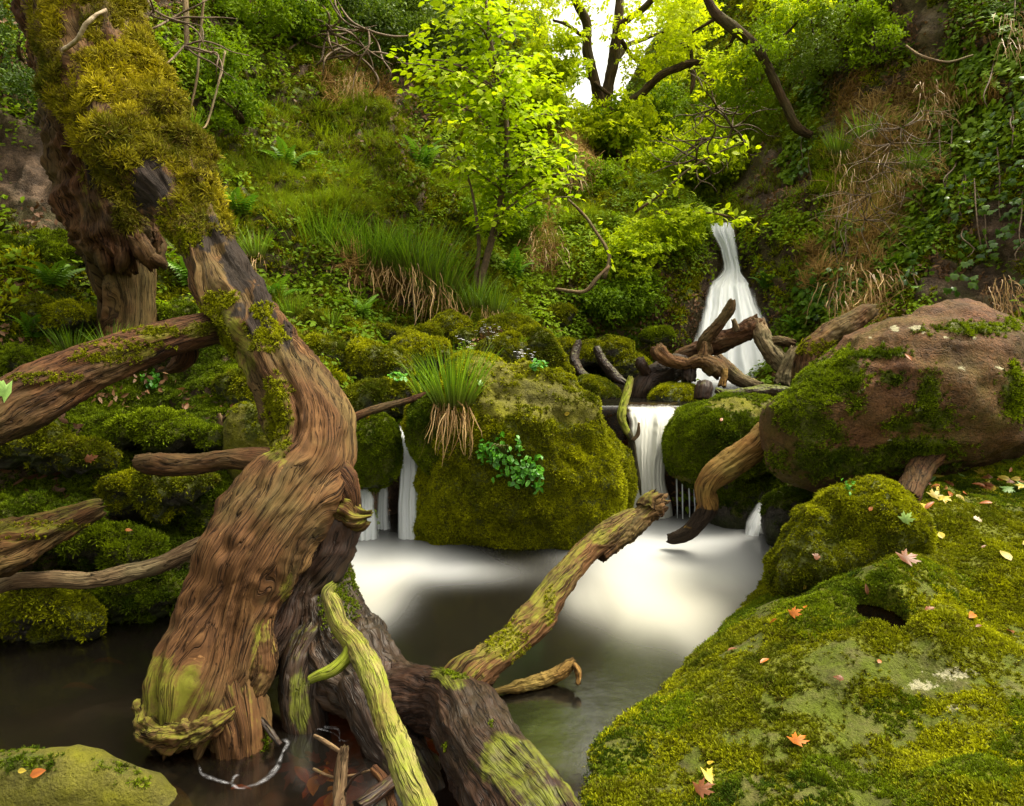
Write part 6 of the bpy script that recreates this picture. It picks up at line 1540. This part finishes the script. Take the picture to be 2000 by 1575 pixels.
# leafy plant on the big boulder, herbs, flowers
def herb_patch(label, spots, keys, n, size, rad, name="leafy_plant", cat="plant", mt="green_herb"):
    hb = hit(spots[0][0], spots[0][1], keys)
    r = tag(empty(name, hb[0]), label, cat)
    pts, dr, up_ = [], [], []
    for k in range(n):
        s_ = spots[k % len(spots)]
        a = rng.uniform(0, 2 * math.pi); q = math.sqrt(rng.uniform())
        h_ = hit(s_[0] + q * s_[2] * math.cos(a), s_[1] + q * s_[3] * math.sin(a), keys)
        if h_ is None: continue
        pts.append(h_[0] + h_[1] * rng.uniform(.02, .07)); up_.append(h_[1] + UP * .7 + rng.normal(0, .35, 3)); dr.append(rng.normal(0, .5, 3) + np.array([0, -.3, -.25]))
    leaf_parts(r, np.array(pts), np.array(dr), np.array(up_), [leaf_mesh("leaf", mt, "oval")], rng.uniform(.7, 1.3, len(pts)) * size)
    return r
M["green_herb"] = mat_leaf_solid("fresh_green_herb", (0.03, 0.16, 0.006), (0.13, 0.40, 0.012), .3)
hp = herb_patch("bright green leafy plant with small rounded leaves growing on the front of the big boulder", [(980,880,34,40),(1000,905,40,36),(1030,910,26,34),(1044,930,9,20),(962,880,20,18)], ["central"], 300, .036, 0)
for k in range(5):
    b_ = hit(985, 880, ["central"])[0]
    wood_obj("frond", [(985, 890, b_[1] - .02, 2), (980 - k * 6 + 12, 872 - k, b_[1] - .1, 1.8), (965 - k * 8 + 24, 870 + k * 2, b_[1] - .12, 1)], "grass_solid", hp, na=5, seed=220 + k, groove=0, step=.01, cap=(0, 0))
herb_patch("tiny green fern patch on the rock above the upper pool's near edge", [(1050,722,14,8)], ["bk12", "bk11", "central"], 40, .04, 0)
herb_patch("bright green herb on the mossy rock left of the hanging tussock", [(775,740,16,12)], ["bk3", "bk4", "bk1"], 40, .04, 0)
herb_patch("small green herb under the leaning log beside the trunk", [(300,745,24,14)], ["ter", "lb1"], 60, .03, 0)
herb_patch("green seedling patch on the mossy hump", [(1660,960,10,6)], ["hump"], 16, .02, 0)
herb_patch("glossy green leaves growing among straw at the foot of the right cliff", [(1630,580,40,34)], ["ter"], 120, .07, 0)
def flower(label, x, y, Y, n=3):
    r = tag(empty("white_flower", P(x, y, Y)), label, "flower")
    for k in range(n):
        tx_, ty_ = x + rng.uniform(-16, 18), y - rng.uniform(24, 50)
        wood_obj("stem", [(x, y, Y, .9), ((x + tx_) / 2, (y + ty_) / 2 - 4, Y - .03, .8), (tx_, ty_, Y - .05, .6)], "grass_solid", r, na=4, seed=230 + k, groove=0, step=.02, cap=(0, 0))
        b = PB()
        for j in range(7):
            c = rng.normal(0, .03, 3)
            for a in range(5): b.leaf(c, (math.cos(a * 1.257), math.sin(a * 1.257), .2), (0, 0, 1), .018, .013, 0, 0)
        obj("blossom", np.array(b.v) + P(tx_, ty_, Y - .05), np.array(b.f), M["petal"], parent=r, attrs={"h": np.array(b.h), "rib": np.array(b.r)})
flower("tallest white flowers on thin stems above the big boulder", 955, 690, 6.1, 4)
flower("white flowers on the mossy rock behind the hanging tussock", 905, 700, 5.9, 2)
flower("white flower sprig on the blocky rock by the upper pool", 1015, 725, 6.0, 2)
flower("white flower sprig left of the blocky rock", 1040, 720, 6.1, 1)

# ------------------------------------------------------------------ fallen leaves, one by one
fl = {k: leaf_mesh("fallen_leaf", "fall_" + c, s) for k, (c, s) in {"om": ("orange", "maple"), "oo": ("orange", "narrow"), "ob": ("orange", "oval"), "bo": ("brown", "oak"), "bm": ("brown", "maple"), "ym": ("yellow", "maple"), "yo": ("yellow", "oval"), "po": ("pale", "oak"), "gm": ("green", "maple"), "bn": ("brown", "narrow")}.items()}
for (x, y, kind, size, ang, keys, lab) in [
    (1757,1102,"bm",.085,20,["slab"],"glossy brown curled leaf on the slab above the pothole"),
    (1842,1057,"yo",.050,80,["slab"],"yellow leaf lying above the brown curled leaf"),
    (1972,1100,"yo",.065,100,["slab"],"ochre yellow leaf near the slab's right edge"),
    (1995,1068,"yo",.055,10,["slab"],"pale yellow leaf at the very right edge of the slab"),
    (1900,1017,"po",.050,0,["slab"],"bleached pale oak leaf high on the slab"),
    (1936,987,"oo",.060,170,["slab"],"orange narrow leaf at the slab's upper right"),
    (1878,967,"ob",.040,20,["slab"],"small orange leaf at the slab's upper edge"),
    (1806,1000,"oo",.070,35,["slab","hump"],"long yellow orange leaf at the pocket beside the mossy hump"),
    (1762,1022,"gm",.060,50,["slab","hump"],"grey green lobed leaf in the pocket beside the mossy hump"),
    (1888,1213,"oo",.080,35,["slab"],"large orange tan leaf right of the pothole"),
    (1810,1198,"bo",.035,10,["slab"],"little reddish leaf at the pothole's right rim"),
    (1693,1160,"bn",.045,100,["slab"],"brown leaf stuck at the pothole's left rim"),
    (1545,1208,"om",.055,10,["slab"],"orange and grey leaf lying left of the pothole"),
    (1522,1214,"oo",.040,175,["slab"],"small orange leaf touching the orange and grey leaf"),
    (1575,1195,"ob",.030,60,["slab"],"small bright orange leaf right of the orange and grey leaf"),
    (1592,1095,"bo",.050,70,["slab","hump"],"rust coloured leaf caught on the mossy hump's front"),
    (1565,1148,"yo",.035,60,["slab","hump"],"small yellow leaf below the mossy hump"),
    (1425,1278,"bn",.045,10,["slab"],"brown chip of leaf near the slab's water edge"),
    (1488,1303,"oo",.050,30,["slab"],"tan leaf sliver on the yellow moss"),
    (1548,1462,"om",.060,30,["slab"],"bright orange oak leaf on the bare green patch"),
    (1375,1530,"ym",.075,20,["slab"],"yellow lobed leaf near the bottom edge"),
    (1358,1558,"bm",.065,15,["slab"],"red brown leaf at the bottom edge below the yellow lobed leaf"),
    (1388,1503,"yo",.035,60,["slab"],"small yellow leaf above the yellow lobed leaf"),
    (1712,1300,"ob",.025,40,["slab"],"tiny orange leaf in the middle of the bare slab"),
    (1645,1330,"bo",.030,160,["slab"],"tiny rust leaf left of the middle of the bare slab"),
    (1920,1075,"bn",.045,0,["slab"],"faint brown leaf half sunk in moss near the right edge"),
    (1900,1230,"bn",.035,20,["slab"],"thin brown leaf under the large orange tan leaf"),
    (1978,1245,"bn",.060,70,["slab"],"dry brown stalk like leaf at the right edge of the slab"),
    (1700,1000,"ob",.030,50,["hump"],"small orange leaf on top of the mossy hump"),
    (1778,708,"oo",.055,110,["brown"],"tan leaf resting on the brown boulder's face"),
    (65,1515,"ob",.045,20,["corner"],"orange leaf on the near left corner rock"),
    (42,1507,"yo",.026,0,["corner"],"small pale green leaf on the near left corner rock"),
    (25,768,"gm",.085,170,["leanlog"],"fresh lime green leaf lying on the leaning log"),
    (450,668+130,"bo",.05,30,["ter","lb1"],"pinkish brown leaf on the mossy bank beside the trunk"),
    (360,803,"bm",.075,30,["ter","lb1"],"rosy brown leaf on the mossy bank behind the branch stub"),
    (168,900,"bo",.06,20,["lb0","ter","lb1"],"brown leaf in deep moss on the near left bank"),
    (128,1082,"bn",.04,20,["lb2","lb5","ter"],"small orange leaf on moss above the pale branch"),
    (245,1040,"ob",.035,20,["lb5","lb3","ter"],"small peach coloured leaf on moss right of the split log"),
    (1100,808,"yo",.045,0,["central"],"yellow leaf on the right shoulder of the big boulder"),
    (930,752,"gm",.05,20,["central"],"pale green leaf on top of the big boulder beside the tussock"),
    (1405,824,"ob",.035,50,["round"],"orange leaf on the round mossy boulder"),
    (725,818,"oo",.05,160,["leftrock"],"tan leaf on the small round rock by the narrow fall")]:
    h_ = hit(x, y, keys)
    if h_ is None: continue
    o = bpy.data.objects.new("fallen_leaf", fl[kind]); COL.objects.link(o)
    n_ = h_[1] if h_[1] @ (np.array([0, 0, CAMH]) - h_[0]) > 0 else -h_[1]
    nn_ = n_ + np.array([0, -.25, .1]) + rng.normal(0, .15, 3)
    q = quat_from(nn_[None], np.array([R_(ang)]))[0]
    o.location = h_[0] + n_ * .016
    o.rotation_mode = "QUATERNION"; o.rotation_quaternion = q; o.scale = (size,) * 3
    tag(o, lab, "leaf", "fallen leaves on rock, moss and wood")
# drifted leaves in the pocket under the brown boulder
for i in range(46):
    x, y = rng.normal(1830, 26), rng.normal(945, 22)
    if i > 24: x, y = rng.uniform(1880, 2000), rng.uniform(925, 955)
    h_ = hit(x, y, ["slab", "hump", "ter"])
    if h_ is None: continue
    k = ["yo", "oo", "ym", "bm", "bo", "gm"][i % 6]
    o = bpy.data.objects.new("fallen_leaf", fl[k]); COL.objects.link(o)
    o.location = h_[0] + np.array([0, -.01, .01]); o.rotation_mode = "QUATERNION"
    o.rotation_quaternion = quat_from((UP + np.array([0, -.6, 0]) + rng.normal(0, .4, 3))[None], rng.uniform(0, 6, 1))[0]
    s_ = rng.uniform(.045, .08); o.scale = (s_, s_, s_)
    tag(o, "autumn leaf in the drift of yellow and brown leaves caught under the brown boulder", "leaf", "leaf drift under the brown boulder")
# drowned leaves between the roots
for i in range(40):
    x, y = rng.uniform(590, 800), rng.uniform(1470, 1580)
    g = G(x, y, -.06 - .04 * rng.uniform())
    o = bpy.data.objects.new("drowned_leaf", fl[["oo", "bm", "om", "bo", "yo"][i % 5]]); COL.objects.link(o)
    o.location = g; o.rotation_mode = "QUATERNION"
    o.rotation_quaternion = quat_from((UP + np.array([0, -.2, 0]) + rng.normal(0, .25, 3))[None], rng.uniform(0, 6, 1))[0]
    s_ = rng.uniform(.06, .12); o.scale = (s_,) * 3
    tag(o, "orange brown leaf drowned in the clear shallow water between the roots", "leaf", "drowned leaves between the roots")
for (x, y, lab) in [(450,1542,"yellow brown leaf under water by the dead trunk's foot"), (180,1295,"orange drowned leaf streak in the dark left water"), (120,1345,"small orange leaf under the dark left water")]:
    o = bpy.data.objects.new("drowned_leaf", fl["oo"]); COL.objects.link(o)
    o.location = G(x, y, -.02); o.rotation_euler = (0, 0, .4); o.scale = (.14 if x < 200 else .07,) * 3
    tag(o, lab, "leaf")

# ------------------------------------------------------------------ foam lines where the water meets the roots
def mat_foamline():
    t = NT("foam_line")
    p = t.pos()
    k = t.math("MULTIPLY", t.attr("a"), t.ramp(t.tex(p, 24, 6, .75), (.40, 0.0), (.70, .42)))
    tr = t.n("ShaderNodeBsdfTransparent")
    return t.done(t.shmix(k, tr.outputs[0], t.pbr((.60, .60, .64), .6)))
M["foam"] = mat_foamline()
for pts, w0 in [([(388,1492),(396,1512),(425,1524),(452,1532),(470,1540),(510,1528),(540,1500),(552,1470),(562,1452),(552,1442)], 7), ([(574,1402),(574,1422),(590,1428),(620,1424),(650,1432),(672,1448),(690,1440),(716,1434)], 8), ([(630,1420),(660,1425),(664,1450)], 12), ([(452,1532),(456,1520),(466,1512)], 5)]:
    C = catmull(np.array(pts, float), 70)
    g = G(C[:, 0], C[:, 1], .006)
    tg_ = np.gradient(g, axis=0); nr = np.stack([-tg_[:, 1], tg_[:, 0], 0 * tg_[:, 0]], 1); nr /= np.linalg.norm(nr, axis=1, keepdims=True) + 1e-9
    wv = .5 * w0 * mpp(2.4) * np.clip(1 + 1.1 * fbm(g, 9, 3, 701), .15, 2)
    u = np.linspace(-1, 1, 7)
    V = g[:, None] + nr[:, None] * (u[None, :, None] * wv[:, None, None] * 1.5)
    a = np.repeat((1 - np.abs(u))[None], 70, 0) * sstep(0, .1, np.linspace(0, 1, 70))[:, None] * sstep(0, .1, 1 - np.linspace(0, 1, 70))[:, None]
    o = obj("foam", V.reshape(-1, 3), grid_faces(70, 7), M["foam"], attrs={"a": a.ravel()}, origin=g[35])
    tag(o, "thin line of white foam curling around the sunken wood", "foam", "foam lines around the sunken wood", "stuff")
print("instances", NINST, "objects", len(S.objects))
